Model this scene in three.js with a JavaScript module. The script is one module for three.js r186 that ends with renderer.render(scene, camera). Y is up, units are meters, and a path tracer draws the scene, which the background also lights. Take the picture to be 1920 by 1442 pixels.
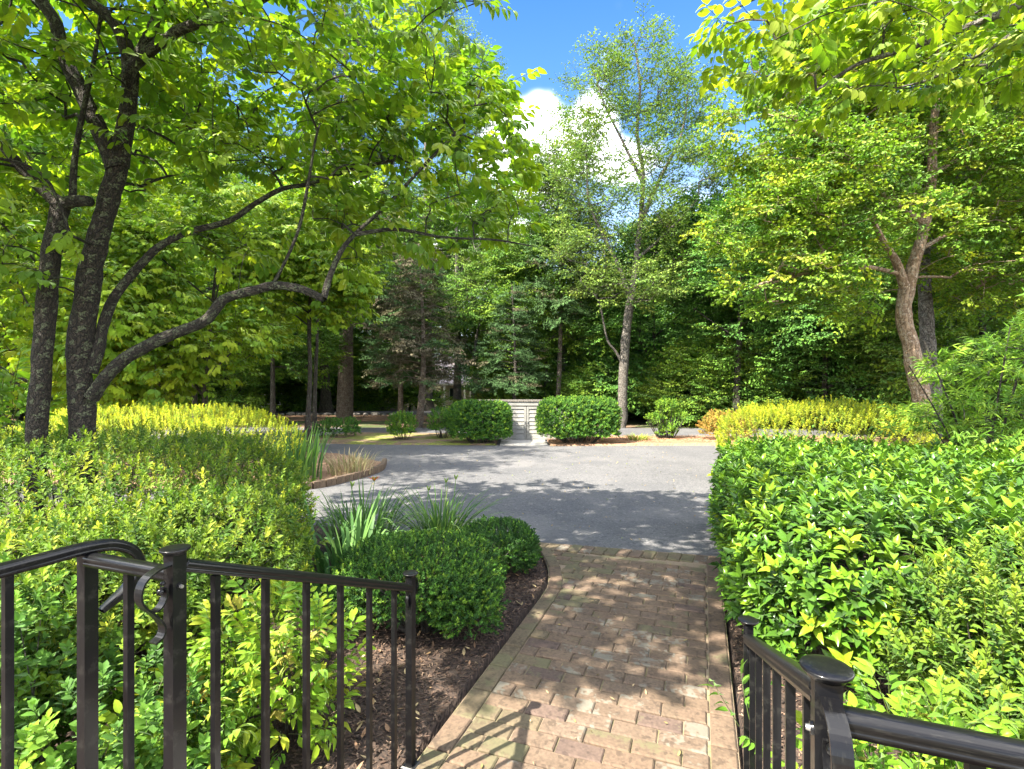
import * as THREE from 'three';
import { mergeGeometries } from 'three/addons/utils/BufferGeometryUtils.js';

// ---------------------------------------------------------------- camera, sky, sun, exposure
const scene = new THREE.Scene();
const camera = new THREE.PerspectiveCamera(73.24, 1024 / 769, 0.05, 900);
camera.position.set(0, 1.7, 0);
camera.lookAt(0, 1.7, -10);

const SUN_EL = 50 * Math.PI / 180, SUN_AZ = new THREE.Vector2(-0.80, 0.60).normalize();   // behind and to the left of the viewer
const sunDir = new THREE.Vector3(SUN_AZ.x * Math.cos(SUN_EL), Math.sin(SUN_EL), SUN_AZ.y * Math.cos(SUN_EL));
const sun = new THREE.DirectionalLight(new THREE.Color().setRGB(1, 0.92, 0.78), 4.9);
sun.name = 'sun';
sun.position.copy(sunDir).multiplyScalar(60).add(new THREE.Vector3(0, 0, -10));
sun.target.position.set(0, 0, -10);
sun.castShadow = true;
sun.shadow.radius = 1;
sun.shadow.mapSize.set(4096, 4096);
Object.assign(sun.shadow.camera, { left: -45, right: 45, top: 45, bottom: -45, near: 1, far: 160 });
scene.add(sun, sun.target);
const EXPOSURE = 4.6, SKY = 0.97;

// ---------------------------------------------------------------- small tools
const rngOf = (seed) => { let a = seed * 2654435761 >>> 0; return () => { a |= 0; a = a + 0x6D2B79F5 | 0; let t = Math.imul(a ^ a >>> 15, 1 | a); t = t + Math.imul(t ^ t >>> 7, 61 | t) ^ t; return ((t ^ t >>> 14) >>> 0) / 4294967296; }; };
const V = (x, y, z) => new THREE.Vector3(x, y, z);
const lerp = (a, b, t) => a + (b - a) * t, clamp = (x, a = 0, b = 1) => Math.min(b, Math.max(a, x)), smooth = (a, b, x) => { const t = clamp((x - a) / (b - a)); return t * t * (3 - 2 * t); };
const hash3 = (x, y, z) => { let h = Math.imul(x, 374761393) ^ Math.imul(y, 668265263) ^ Math.imul(z, 2147483647 ^ 0x51ED27); h = Math.imul(h ^ h >>> 13, 1274126177); return ((h ^ h >>> 16) >>> 0) / 4294967296; };
function vnoise(x, y, z = 0, per = 0) {
  const X = Math.floor(x), Y = Math.floor(y), Z = Math.floor(z), m = per ? (v) => ((v % per) + per) % per : (v) => v;
  const f = (t) => t * t * (3 - 2 * t), u = f(x - X), v = f(y - Y), w = f(z - Z), h = (i, j, k) => hash3(m(X + i), m(Y + j), Z + k);
  return lerp(lerp(lerp(h(0, 0, 0), h(1, 0, 0), u), lerp(h(0, 1, 0), h(1, 1, 0), u), v), lerp(lerp(h(0, 0, 1), h(1, 0, 1), u), lerp(h(0, 1, 1), h(1, 1, 1), u), v), w);
}
function fbm(x, y, z = 0, oct = 4, per = 0) { let s = 0, a = 0.5, n = 0; for (let i = 0; i < oct; i++) { s += a * vnoise(x, y, z + i * 7, per); n += a; a *= 0.5; x *= 2; y *= 2; z *= 2; per *= 2; } return s / n; }

// ---------------------------------------------------------------- sky: blue air with cumulus, cloud cover added out of view for fill light
function makeSky() {
  const W = 1024, H = 512, d = new Float32Array(W * H * 4);
  const stops = [[0, 0.85, 0.92, 1.0], [0.2, 0.32, 0.44, 0.60], [0.42, 0.058, 0.145, 0.32], [0.62, 0.028, 0.09, 0.27], [1, 0.026, 0.08, 0.25]];
  const puffs = [[1012, 235, 0.075], [965, 275, 0.085], [1110, 250, 0.07], [1060, 275, 0.08], [960, 500, 0.1], [1010, 330, 0.07], [1150, 300, 0.05], [640, 380, 0.08], [860, 420, 0.08]].map(([px, py, r]) => [V((px - 960) / 970, (721 - py) / 970, -1).normalize(), r]);
  const p = V(0, 0, 0);
  for (let j = 0; j < H; j++) for (let i = 0; i < W; i++) {
    const el = ((j + 0.5) / H - 0.5) * Math.PI, az = ((i + 0.5) / W - 0.5) * 2 * Math.PI, y = Math.sin(el);
    p.set(Math.cos(az) * Math.cos(el), y, Math.sin(az) * Math.cos(el));
    const t = Math.max(0, y); let k = 0; while (k < stops.length - 2 && stops[k + 1][0] < t) k++;
    const a = stops[k], b = stops[k + 1], f = clamp((t - a[0]) / (b[0] - a[0]));
    let c = [1, 2, 3].map((n) => lerp(a[n], b[n], f));
    let near = 0; for (const [q, r] of puffs) { const an = Math.acos(clamp(p.dot(q), -1, 1)) / r; near = Math.max(near, Math.exp(-an * an * 0.9)); }
    const lump = fbm(p.x * 6 + 3, p.y * 9, p.z * 6 + 9, 7), wide = fbm(p.x * 1.9 + 14, p.y * 3, p.z * 1.9 + 5, 3);
    const field = Math.max(near, smooth(0.36, 0.55, wide) * 0.98 * smooth(0.6, 1.0, Math.hypot(p.x + 0.15, p.y - 0.5, p.z + 0.86) / 0.95)) * 0.62 + (lump - 0.5) * 1.25;  // wide: extra cloud added away from the view axis to brighten the shade
    const al = smooth(0.24, 0.44, field) * smooth(0.0, 0.06, t);
    const lit = 1.5 - 0.5 * smooth(0.4, 0.9, field) * vnoise(p.x * 9, p.y * 16, p.z * 9);
    c = c.map((v, n) => lerp(v, [1.0, 1.0, 1.03][n] * lit, al));
    if (y < 0) c = [0.20, 0.24, 0.18];
    const o = (j * W + i) * 4; d[o] = c[0] * SKY; d[o + 1] = c[1] * SKY; d[o + 2] = c[2] * SKY; d[o + 3] = 1;
  }
  const t = new THREE.DataTexture(d, W, H, THREE.RGBAFormat, THREE.FloatType);
  t.mapping = THREE.EquirectangularReflectionMapping; t.magFilter = t.minFilter = THREE.LinearFilter; t.needsUpdate = true; t.name = 'sky';
  return t;
}
const skyTexture = makeSky();
scene.background = skyTexture; scene.environment = skyTexture;

// a point from where it is seen in the photograph (1920 x 1442, level camera) and its depth in metres
const at = (px, py, D) => V((px - 960) / 970 * D, 1.7 + (721 - py) / 970 * D, -D);
const G = (x, D, y = 0) => V(x, y, -D);

const names = new Map();
function numbered(n) { const k = names.get(n) ?? 0; names.set(n, k + 1); return k ? n + '_' + String(k).padStart(3, '0') : n; }
function tag(o, label, category, group, kind) { o.userData.label = label; if (category) o.userData.category = category; if (group) o.userData.group = group; if (kind) o.userData.kind = kind; return o; }
function thing(name, label, category, pos, group) { const g = new THREE.Group(); g.name = numbered(name); if (pos) g.position.copy(pos); tag(g, label, category, group); scene.add(g); return g; }
function mesh(name, geo, mat, parent, kind) { const m = new THREE.Mesh(geo, mat); m.name = name; m.castShadow = m.receiveShadow = true; if (kind) m.userData.kind = kind; parent.add(m); return m; }
function structure(name, geo, mat, label, category) { const m = mesh(numbered(name), geo, mat, scene); tag(m, label, category, null, 'structure'); return m; }

// triangle collector
class Buf {
  constructor() { this.p = []; this.u = []; this.c = []; this.i = []; }
  get n() { return this.p.length / 3; }
  v(x, y, z, u = 0, w = 0, c = [1, 1, 1]) { this.p.push(x, y, z); this.u.push(u, w); this.c.push(c[0], c[1], c[2]); return this.n - 1; }
  t(a, b, c) { this.i.push(a, b, c); }
  q(a, b, c, d) { this.i.push(a, b, c, a, c, d); }
  add(o, m, col) {
    const base = this.n, v = V(0, 0, 0);
    for (let k = 0; k < o.p.length; k += 3) { v.set(o.p[k], o.p[k + 1], o.p[k + 2]); if (m) v.applyMatrix4(m); this.p.push(v.x, v.y, v.z); if (col) this.c.push(o.c[k] * col[0], o.c[k + 1] * col[1], o.c[k + 2] * col[2]); else this.c.push(o.c[k], o.c[k + 1], o.c[k + 2]); }
    for (const x of o.u) this.u.push(x); for (const x of o.i) this.i.push(x + base); return this;
  }
  // a tapered tube through points
  tube(pts, rad, sides = 6, col = [1, 1, 1], wob = 0, rng = null, capEnd = false) {
    const n = pts.length; let T = V(0, 0, 0), U = null, len = 0, prev = -1;
    for (let k = 0; k < n; k++) {
      T.copy(pts[Math.min(k + 1, n - 1)]).sub(pts[Math.max(k - 1, 0)]); if (T.lengthSq() < 1e-12) T.set(0, 1, 0); T.normalize();
      if (!U) { U = Math.abs(T.y) < 0.9 ? V(0, 1, 0) : V(1, 0, 0); }
      U = U.clone().addScaledVector(T, -U.dot(T)).normalize(); const S = V(0, 0, 0).crossVectors(T, U);
      if (k) len += pts[k].distanceTo(pts[k - 1]);
      const r = typeof rad === 'function' ? rad(k / (n - 1)) : rad[k], b = this.n;
      for (let s = 0; s <= sides; s++) {
        const a = s / sides * Math.PI * 2, rr = r * (1 + (wob ? wob * (vnoise(Math.cos(a) * 1.7 + k * 0.35, Math.sin(a) * 1.7 + pts[k].x * 3, k * 0.6) - 0.5) * 2 : 0));
        this.v(pts[k].x + (U.x * Math.cos(a) + S.x * Math.sin(a)) * rr, pts[k].y + (U.y * Math.cos(a) + S.y * Math.sin(a)) * rr, pts[k].z + (U.z * Math.cos(a) + S.z * Math.sin(a)) * rr, s / sides * Math.max(0.25, Math.round(r * 6.28 / 0.5) * 0.5 || 0.25), len, col);
      }
      if (prev >= 0) for (let s = 0; s < sides; s++) this.q(prev + s, b + s, b + s + 1, prev + s + 1);
      prev = b;
    }
    if (capEnd) { const e = pts[n - 1], c = this.v(e.x, e.y, e.z, 0, 0, col); for (let s = 0; s < sides; s++) this.t(prev + s, c, prev + s + 1); }
    return this;
  }
  // box given centre, half sizes, and optional matrix, with chamfered top edges
  box(cx, cy, cz, hx, hy, hz, ch = 0, m = null, uo = 0, vo = 0) {
    const o = new Buf();
    const ring = (y, ix, iz) => [[-1, -1], [1, -1], [1, 1], [-1, 1]].map(([a, b]) => [cx + a * (hx - ix), y, cz + b * (hz - iz)]);
    const face = (a, b, c, d) => { const e = V(...b).sub(V(...a)).length(), f = V(...d).sub(V(...a)).length(); o.q(o.v(...a, uo, vo), o.v(...b, uo + e, vo), o.v(...c, uo + e, vo + f), o.v(...d, uo, vo + f)); };
    const lo = ring(cy - hy, 0, 0), mid = ring(cy + hy - ch, 0, 0), top = ring(cy + hy, ch, ch);
    for (let k = 0; k < 4; k++) { const l = (k + 1) % 4; face(lo[l], lo[k], mid[k], mid[l]); if (ch) face(mid[l], mid[k], top[k], top[l]); }
    face(top[3], top[2], top[1], top[0]); face(lo[0], lo[1], lo[2], lo[3]);
    return this.add(o, m);
  }
  build(flat = false) {
    let g = new THREE.BufferGeometry();
    g.setAttribute('position', new THREE.Float32BufferAttribute(this.p, 3)); g.setAttribute('uv', new THREE.Float32BufferAttribute(this.u, 2)); g.setAttribute('color', new THREE.Float32BufferAttribute(this.c, 3));
    g.setIndex(this.i); g.computeVertexNormals(); return g;
  }
}
// closed swept profile: profile = [[x, y]...] (local right, up), along straight line or points
function sweep(pts, profile, upHint = V(0, 1, 0), scaleAt = null) {
  const b = new Buf(), n = pts.length, m = profile.length; let prev = -1, len = 0;
  for (let k = 0; k < n; k++) {
    const T = pts[Math.min(k + 1, n - 1)].clone().sub(pts[Math.max(k - 1, 0)]).normalize();
    const R = V(0, 0, 0).crossVectors(T, upHint).normalize(), U = V(0, 0, 0).crossVectors(R, T).normalize(), s = scaleAt ? scaleAt(k / (n - 1)) : 1, base = b.n;
    if (k) len += pts[k].distanceTo(pts[k - 1]);
    for (let j = 0; j < m; j++) { const [x, y] = profile[j]; b.v(pts[k].x + (R.x * x + U.x * y) * s, pts[k].y + (R.y * x + U.y * y) * s, pts[k].z + (R.z * x + U.z * y) * s, j / m, len); }
    if (prev >= 0) for (let j = 0; j < m; j++) { const l = (j + 1) % m; b.q(prev + j, prev + l, base + l, base + j); }
    prev = base;
  }
  const c0 = b.v(pts[0].x, pts[0].y, pts[0].z), c1 = b.v(pts[n - 1].x, pts[n - 1].y, pts[n - 1].z);
  for (let j = 0; j < m; j++) { const l = (j + 1) % m; b.t(c0, l, j); b.t(c1, prev + j, prev + l); }
  let g = b.build(); return g;
}
const curve = (pts, n) => new THREE.CatmullRomCurve3(pts, false, 'centripetal').getPoints(n);

// ---------------------------------------------------------------- textures (materials' grain only)
function tex(size, fn, srgb, repeat = 1) {
  const d = new Uint8Array(size * size * 4);
  for (let j = 0; j < size; j++) for (let i = 0; i < size; i++) { const c = fn(i / size, j / size), o = (j * size + i) * 4; for (let k = 0; k < 3; k++) { let v = clamp(Array.isArray(c) ? c[k] : c); if (srgb) v = v <= 0.0031308 ? v * 12.92 : 1.055 * Math.pow(v, 1 / 2.4) - 0.055; d[o + k] = Math.round(v * 255); } d[o + 3] = 255; }
  const t = new THREE.DataTexture(d, size, size); t.wrapS = t.wrapT = THREE.RepeatWrapping; t.magFilter = THREE.LinearFilter; t.minFilter = THREE.LinearMipmapLinearFilter; t.generateMipmaps = true;
  if (srgb) t.colorSpace = THREE.SRGBColorSpace; t.repeat.set(repeat, repeat); t.needsUpdate = true; return t;
}
const mix3 = (a, b, t) => [lerp(a[0], b[0], t), lerp(a[1], b[1], t), lerp(a[2], b[2], t)];
const F = (u, v, f, o = 4, z = 0) => fbm(u * f, v * f, z, o, f);
const std = (o) => new THREE.MeshStandardMaterial({ side: THREE.DoubleSide, ...o });

// worn asphalt, 4 m tile: pale stones in a grey binder, faint drifts of dust
const asphaltHeight = tex(1024, (u, v) => 0.5 * vnoise(u * 380, v * 380, 1, 380) + 0.5 * vnoise(u * 190, v * 190, 2, 190), false, 1 / 5);
const asphaltMap = tex(1024, (u, v) => {
  const st = vnoise(u * 420, v * 420, 3, 420), s2 = vnoise(u * 210, v * 210, 5, 210), dust = F(u, v, 3, 5, 9), blot = F(u, v, 8, 4, 4);
  let c = mix3([0.072, 0.073, 0.078], [0.13, 0.127, 0.128], clamp(dust * 1.2 - 0.1));
  c = mix3(c, [0.24, 0.235, 0.23], smooth(0.7, 0.94, st) * 0.65); c = mix3(c, [0.042, 0.044, 0.05], smooth(0.6, 0.85, s2) * 0.6);
  c = mix3(c, [0.19, 0.18, 0.175], smooth(0.55, 0.7, F(u, v, 4, 5, 14)) * 0.3); return mix3(c, [0.075, 0.076, 0.08], smooth(0.56, 0.7, blot) * 0.4);
}, true, 1 / 5);
const M = {};
M.asphalt = std({ map: asphaltMap, bumpMap: asphaltHeight, bumpScale: 0.006, roughness: 0.92 });
// brick face, 1 m tile
const brickBump = tex(512, (u, v) => 0.55 * F(u, v, 10, 4, 3) + 0.45 * F(u, v, 60, 3, 5), false);
const brickTex = (base, alt, lich, moss, z) => tex(512, (u, v) => {
  let c = mix3(base, alt, smooth(0.3, 0.7, F(u, v, 6, 4, z)));
  const g = F(u, v, 90, 2, z + 3); c = c.map((x) => x * (0.72 + 0.56 * g));
  const pit = F(u, v, 40, 3, z + 5); c = mix3(c, base.map((x) => x * 0.45), smooth(0.62, 0.74, pit) * 0.6);
  const mo = F(u, v, 5, 5, z + 8) + 0.25 * (g - 0.5); c = mix3(c, [0.105, 0.10, 0.05], smooth(0.62 - moss * 0.3, 0.78 - moss * 0.3, mo) * (moss > 0 ? 0.7 : 0));
  const l = F(u, v, 7, 5, z + 13) + 0.45 * (F(u, v, 48, 2, z + 1) - 0.5); return mix3(c, mix3([0.19, 0.182, 0.148], [0.14, 0.134, 0.106], g), smooth(0.66 - lich * 0.2, 0.76 - lich * 0.2, l) * (lich > 0 ? 0.65 : 0));
}, true);
const brickMat = (...a) => std({ map: brickTex(...a), bumpMap: brickBump, bumpScale: 0.0035, roughness: 0.9 });
M.brick = [
  brickMat([0.110, 0.075, 0.049], [0.138, 0.095, 0.063], 0, 0.1, 1), brickMat([0.103, 0.071, 0.048], [0.129, 0.090, 0.062], 0.15, 0, 20), brickMat([0.107, 0.074, 0.050], [0.131, 0.093, 0.066], 0.45, 0, 40),
  brickMat([0.077, 0.052, 0.042], [0.099, 0.067, 0.052], 0, 0.1, 60), brickMat([0.105, 0.080, 0.048], [0.120, 0.092, 0.056], 0, 0.4, 80), brickMat([0.122, 0.082, 0.055], [0.112, 0.079, 0.052], 0, 0.2, 100)];
M.sand = std({ map: tex(256, (u, v) => mix3(mix3([0.20, 0.145, 0.095], [0.13, 0.12, 0.05], smooth(0.45, 0.62, F(u, v, 6, 4, 2))), [0.3, 0.24, 0.17], F(u, v, 64, 2, 7) * 0.5), true, 1 / 0.6), roughness: 1 });
// dark shredded mulch, 1.5 m tile
const mulchFn = (u, v) => { const a = F(u, v, 70, 3, 2), b = F(u, v, 12, 4, 6), s = vnoise(u * 60 + 8 * F(u, v, 8, 2, 1), v * 200, 4, 0); let c = mix3([0.025, 0.017, 0.013], [0.075, 0.048, 0.034], a); c = mix3(c, [0.10, 0.066, 0.048], smooth(0.7, 0.9, s) * 0.5); return c.map((x) => x * (0.65 + 0.7 * b)); };
M.mulch = std({ map: tex(512, mulchFn, true, 1 / 1.5), bumpMap: tex(512, (u, v) => F(u, v, 60, 3, 2), false, 1 / 1.5), bumpScale: 0.03, roughness: 1 });
M.straw = std({ map: tex(512, (u, v) => { const w = F(u, v, 6, 2, 5) * 10, s = vnoise(u * 30 + w, v * 180 + w, 3), s2 = vnoise(u * 180 - w, v * 30 + w, 8); return mix3([0.15, 0.085, 0.05], [0.36, 0.22, 0.135], 0.5 * (s + s2) * (0.6 + 0.7 * F(u, v, 5, 3, 2))); }, true, 1 / 1.6), bumpMap: asphaltHeight, bumpScale: 0.02, roughness: 1 });
M.moss = std({ map: tex(512, (u, v) => { const p = F(u, v, 5, 5, 3), g = F(u, v, 110, 2, 1); return mix3(mix3([0.15, 0.10, 0.06], [0.22, 0.15, 0.09], g), mix3([0.10, 0.12, 0.02], [0.22, 0.23, 0.04], g), smooth(0.42, 0.56, p + 0.2 * (g - 0.5))); }, true, 1 / 2.5), bumpMap: tex(256, (u, v) => F(u, v, 40, 3, 4), false, 1 / 1), bumpScale: 0.03, roughness: 1 });
M.woods = std({ map: tex(512, (u, v) => { const g = F(u, v, 80, 3, 1), p = F(u, v, 5, 4, 8); return mix3(mix3([0.10, 0.065, 0.04], [0.25, 0.16, 0.10], g), mix3([0.035, 0.06, 0.018], [0.09, 0.11, 0.03], g), smooth(0.46, 0.62, p)); }, true, 1 / 4), bumpMap: tex(256, (u, v) => F(u, v, 40, 3, 6), false, 1 / 1.5), bumpScale: 0.05, roughness: 1 });
M.concrete = std({ map: tex(256, (u, v) => { const g = F(u, v, 8, 5, 4); return [0.3 + 0.12 * g, 0.29 + 0.11 * g, 0.27 + 0.1 * g]; }, true, 1 / 1.2), roughness: 0.9 });
// bark: u round the trunk, v along it, in metres
// plates parted by a net of cracks, longer along the trunk than round it; frequencies are whole so that the tile closes
const barkRelief = (u, v, pl, z) => { const w = (F(u, v, 8, 3, z) - 0.5) * 0.09, a = Math.abs(vnoise((u + w) * pl, (v + w) * pl * 0.5, z, 0) - 0.5), b = Math.abs(vnoise((u - w) * pl * 1.5 + 9, (v + w) * pl * 0.75 + 4, z + 3, 0) - 0.5), g = F(u, v, 50, 3, z + 2); return clamp(smooth(0.0, 0.16, a) * smooth(0.0, 0.13, b) * 0.75 + 0.5 * (g - 0.35)); };
const barkTex = (lo, hi, lichen, amt, plates, z) => tex(512, (u, v) => {
  const g = F(u, v, 64, 3, z + 12), t = F(u, v, 5, 3, z + 7); let c = mix3(lo, hi, barkRelief(u, v, plates, z)).map((x) => x * (0.6 + 0.45 * g + 0.4 * t)); const l = F(u, v, 12, 5, z + 5) + 0.5 * (F(u, v, 50, 2, z + 9) - 0.5);
  return mix3(c, lichen, smooth(0.66 - amt * 0.2, 0.74 - amt * 0.2, l) * 0.75);
}, true, 2);
const barkBump = (plates, z) => tex(512, (u, v) => barkRelief(u, v, plates, z), false, 2);
const bark = (lo, hi, li, amt, pl, z, bs) => std({ map: barkTex(lo, hi, li, amt, pl, z), bumpMap: barkBump(pl, z), bumpScale: bs, roughness: 0.95 });
M.barkDogwood = bark([0.008, 0.006, 0.005], [0.04, 0.031, 0.023], [0.13, 0.145, 0.085], 0.2, 30, 3, 0.03);
M.barkTan = bark([0.17, 0.11, 0.068], [0.38, 0.265, 0.17], [0.46, 0.38, 0.29], 0.3, 10, 30, 0.02);
M.barkGrey = bark([0.06, 0.052, 0.043], [0.17, 0.15, 0.128], [0.25, 0.245, 0.215], 0.25, 14, 50, 0.03);
M.barkPine = bark([0.08, 0.058, 0.042], [0.27, 0.205, 0.155], [0.34, 0.31, 0.25], 0.25, 18, 70, 0.05);
M.barkDark = bark([0.022, 0.018, 0.014], [0.07, 0.056, 0.044], [0.14, 0.15, 0.11], 0.2, 16, 90, 0.03);
// painted wrought iron: nearly black with brush marks and dust
M.iron = new THREE.MeshPhysicalMaterial({ side: THREE.DoubleSide, map: tex(256, (u, v) => { const g = F(u, v, 60, 2, 1), d = smooth(0.6, 0.74, F(u, v, 9, 5, 4) + 0.3 * (g - 0.5)); return mix3([0.0045, 0.0045, 0.005], [0.015, 0.0145, 0.0135], d * 0.7); }, true, 5), roughnessMap: tex(256, (u, v) => 0.7 + 0.3 * F(u, v, 20, 4, 3), false, 6), roughness: 0.38, metalness: 0, clearcoat: 0.22, clearcoatRoughness: 0.1, specularIntensity: 0.38 });
const veinTex = tex(128, (u, v) => { const x = Math.abs(u - 0.5), side = Math.abs(((v * 7 - x * 5) % 1 + 1) % 1 - 0.5), g = fbm(u * 20, v * 20, 3, 2); let b = 0.74 + 0.12 * g; b += 0.2 * smooth(0.035, 0.012, x); b -= 0.1 * smooth(0.1, 0.02, side) * smooth(0.5, 0.4, x); return [b, b, b * 0.96]; }, false);
// ---------------------------------------------------------------- leaves, sprigs, foliage
// leaf along +z, face up +y
function leafBuf({ len, wid, rows = 4, fold = 0.35, curl = 0.15, p = 0.85, q = 0.8, petiole = 0 }) {
  const b = new Buf(); let prev = null;
  for (let i = 0; i <= rows; i++) {
    const t = i / rows, w = wid / 2 * Math.pow(Math.max(0, Math.sin(Math.PI * Math.pow(t, p))), q), y = -curl * len * t * t, z = petiole + len * t * (1 - 0.12 * curl * t);
    const row = (i === 0 || i === rows) ? [b.v(0, y, z, 0.5, t)] : [b.v(-w, y + fold * w, z, 0.06, t), b.v(0, y, z, 0.5, t), b.v(w, y + fold * w, z, 0.94, t)];
    if (prev) { if (prev.length === 1) { b.t(prev[0], row[0], row[1]); b.t(prev[0], row[1], row[2]); } else if (row.length === 1) { b.t(prev[0], row[0], prev[1]); b.t(prev[1], row[0], prev[2]); } else { b.q(prev[0], row[0], row[1], prev[1]); b.q(prev[1], row[1], row[2], prev[2]); } }
    prev = row;
  }
  return b;
}
const frame = (pos, dir, up = V(0, 1, 0), s = 1) => { const z = dir.clone().normalize(); let x = V(0, 0, 0).crossVectors(up, z); if (x.lengthSq() < 1e-5) x.set(1, 0, 0); x.normalize(); const y = V(0, 0, 0).crossVectors(z, x); const m = new THREE.Matrix4().makeBasis(x, y, z); m.scale(V(s, s, s)); m.setPosition(pos); return m; };
const BARKC = [0.55, 0.38, 0.28];
// sprig along +z: pieces = leaf matrices; returns single leaves, the twig and all of it together
function sprig(seed, leaves, { n, L, shape, mode = 'opposite', twigR = 0.0025, tone = 0.25, young = 0, youngTint = [1.25, 1.1, 0.8], twigColor = BARKC, droop = 0.35, spread = 1.0, bend = 0.1, sides = 3 }) {
  const rng = rngOf(seed), out = { singles: [], twig: new Buf(), all: new Buf() };
  const axis = [0, 0.35, 0.7, 1].map((t) => V((rng() - 0.5) * bend * L * t, bend * L * t * t * (rng() - 0.3), L * t));
  const cv = new THREE.CatmullRomCurve3(axis);
  if (twigR > 0) out.twig.tube(cv.getPoints(4), (t) => twigR * (1 - 0.6 * t), sides, twigColor);
  for (let k = 0; k < n; k++) {
    let t, phi, out_;
    if (mode === 'opposite') { const pair = Math.floor(k / 2), pairs = Math.ceil(n / 2); t = pairs > 1 ? 0.3 + 0.7 * pair / (pairs - 1) : 1; phi = (k % 2) * Math.PI + (pair % 2 ? 0.35 : -0.25) + (rng() - 0.5) * 0.6; out_ = lerp(1.15, 0.55, t); }
    else if (mode === 'whorl') { t = Math.pow((k + 0.5) / n, 0.65); phi = k * 2.39996 + rng() * 0.5; out_ = lerp(1.25, 0.45, t); }
    else { t = 0.12 + 0.88 * (k + rng() * 0.5) / n; phi = (k % 2 ? 0 : Math.PI) + (rng() - 0.5) * 0.9; out_ = lerp(1.2, 0.6, t); }
    const pos = cv.getPoint(clamp(t)), d = V(Math.cos(phi) * Math.sin(out_) * spread, Math.sin(phi) * Math.sin(out_) * (mode === 'whorl' ? spread : 0.35) - droop * (0.5 + rng() * 0.8), Math.cos(out_));
    const up = mode === 'whorl' ? V(-Math.cos(phi) * Math.cos(out_), -Math.sin(phi) * Math.cos(out_), Math.sin(out_)).lerp(V(0, 1, 0), 0.15) : V((rng() - 0.5) * 0.7, 1, (rng() - 0.5) * 0.7);
    const s = (shape.smin ?? 0.7) + rng() * (1.1 - (shape.smin ?? 0.7)), m = frame(pos, d, up, s * (mode === 'whorl' ? lerp(1, 0.75, t * t) : 1));
    const b = 1 - tone + 2 * tone * rng(), y = young * smooth(0.45, 1, t), col = [b * lerp(1, youngTint[0], y), b * lerp(1, youngTint[1], y), b * lerp(1, youngTint[2], y)];
    const one = new Buf().add(leaves[Math.floor(rng() * leaves.length)], m, col); out.singles.push(one); out.all.add(one);
  }
  out.all.add(out.twig);
  return { singles: out.singles.map((b) => b.build()), twig: out.twig.n ? out.twig.build() : null, all: out.all.build(), n };
}
const leafMat = (o = {}) => new THREE.MeshPhysicalMaterial({ side: THREE.DoubleSide, vertexColors: true, roughness: 0.95, transmission: 0.45, thickness: 0, clearcoat: 0.1, clearcoatRoughness: 0.45, specularIntensity: 0.4, ...o });
const tints = (mat, pal) => { const cache = pal.map(() => null); return (i) => cache[i] ?? (cache[i] = Object.assign(mat.clone(), { color: new THREE.Color().setRGB(...pal[i]) })); };

// species: one material, a palette of leaf colours, a few sprigs
function species(mat, pal, sprigs) { return { mat, pal, sprigs, tint: tints(mat, pal) }; }
// put sprigs: list of [matrix, sprig index, palette index]; the nearest and best seen are built leaf by leaf
const _p = V(0, 0, 0);
function foliage(parent, sp, list, singlesMax = 0, name = 'foliage', rng = rngOf(5)) {
  const off = parent.position.clone();
  const chosen = new Set();
  if (singlesMax) {
    const cells = new Map();
    list.forEach(([m], k) => { _p.setFromMatrixPosition(m); const D = -_p.z; if (D < 0.4) return; const px = 960 + _p.x / D * 970, py = 721 - (_p.y - 1.7) / D * 970; if (px < 15 || px > 1905 || py < 10 || py > 1432) return; const c = Math.floor(px / 26) * 1000 + Math.floor(py / 26), o = cells.get(c); if (!o || o[0] > D) cells.set(c, [D, k]); });
    let left = singlesMax; for (const [, k] of [...cells.values()].sort((a, b) => a[0] - b[0])) { const n = sp.sprigs[list[k][1]].n; if (n > left) break; left -= n; chosen.add(k); }
  }
  const shift = new THREE.Matrix4().makeTranslation(-off.x, -off.y, -off.z), col = new THREE.Color();
  sp.sprigs.forEach((s, si) => {
    const mine = list.map((e, k) => [e, k]).filter(([e, k]) => e[1] === si && !chosen.has(k)); if (!mine.length) return;
    const im = new THREE.InstancedMesh(s.all, sp.mat, mine.length); im.name = name; im.userData.kind = 'stuff'; im.castShadow = im.receiveShadow = true;
    mine.forEach(([e], k) => { im.setMatrixAt(k, shift.clone().multiply(e[0])); const b = 0.88 + 0.24 * rng(), p = sp.pal[e[2]]; im.setColorAt(k, col.setRGB(p[0] * b, p[1] * b, p[2] * b)); });
    parent.add(im);
  });
  for (const k of chosen) {
    const [m, si, pi] = list[k], s = sp.sprigs[si], mm = shift.clone().multiply(m);
    const put = (n, g) => { const o = mesh(n, g, sp.tint(pi), parent); o.matrix.copy(mm); mm.decompose(o.position, o.quaternion, o.scale); };
    s.singles.forEach((g) => put('leaf', g)); if (s.twig) put('twig', s.twig);
  }
}

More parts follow.
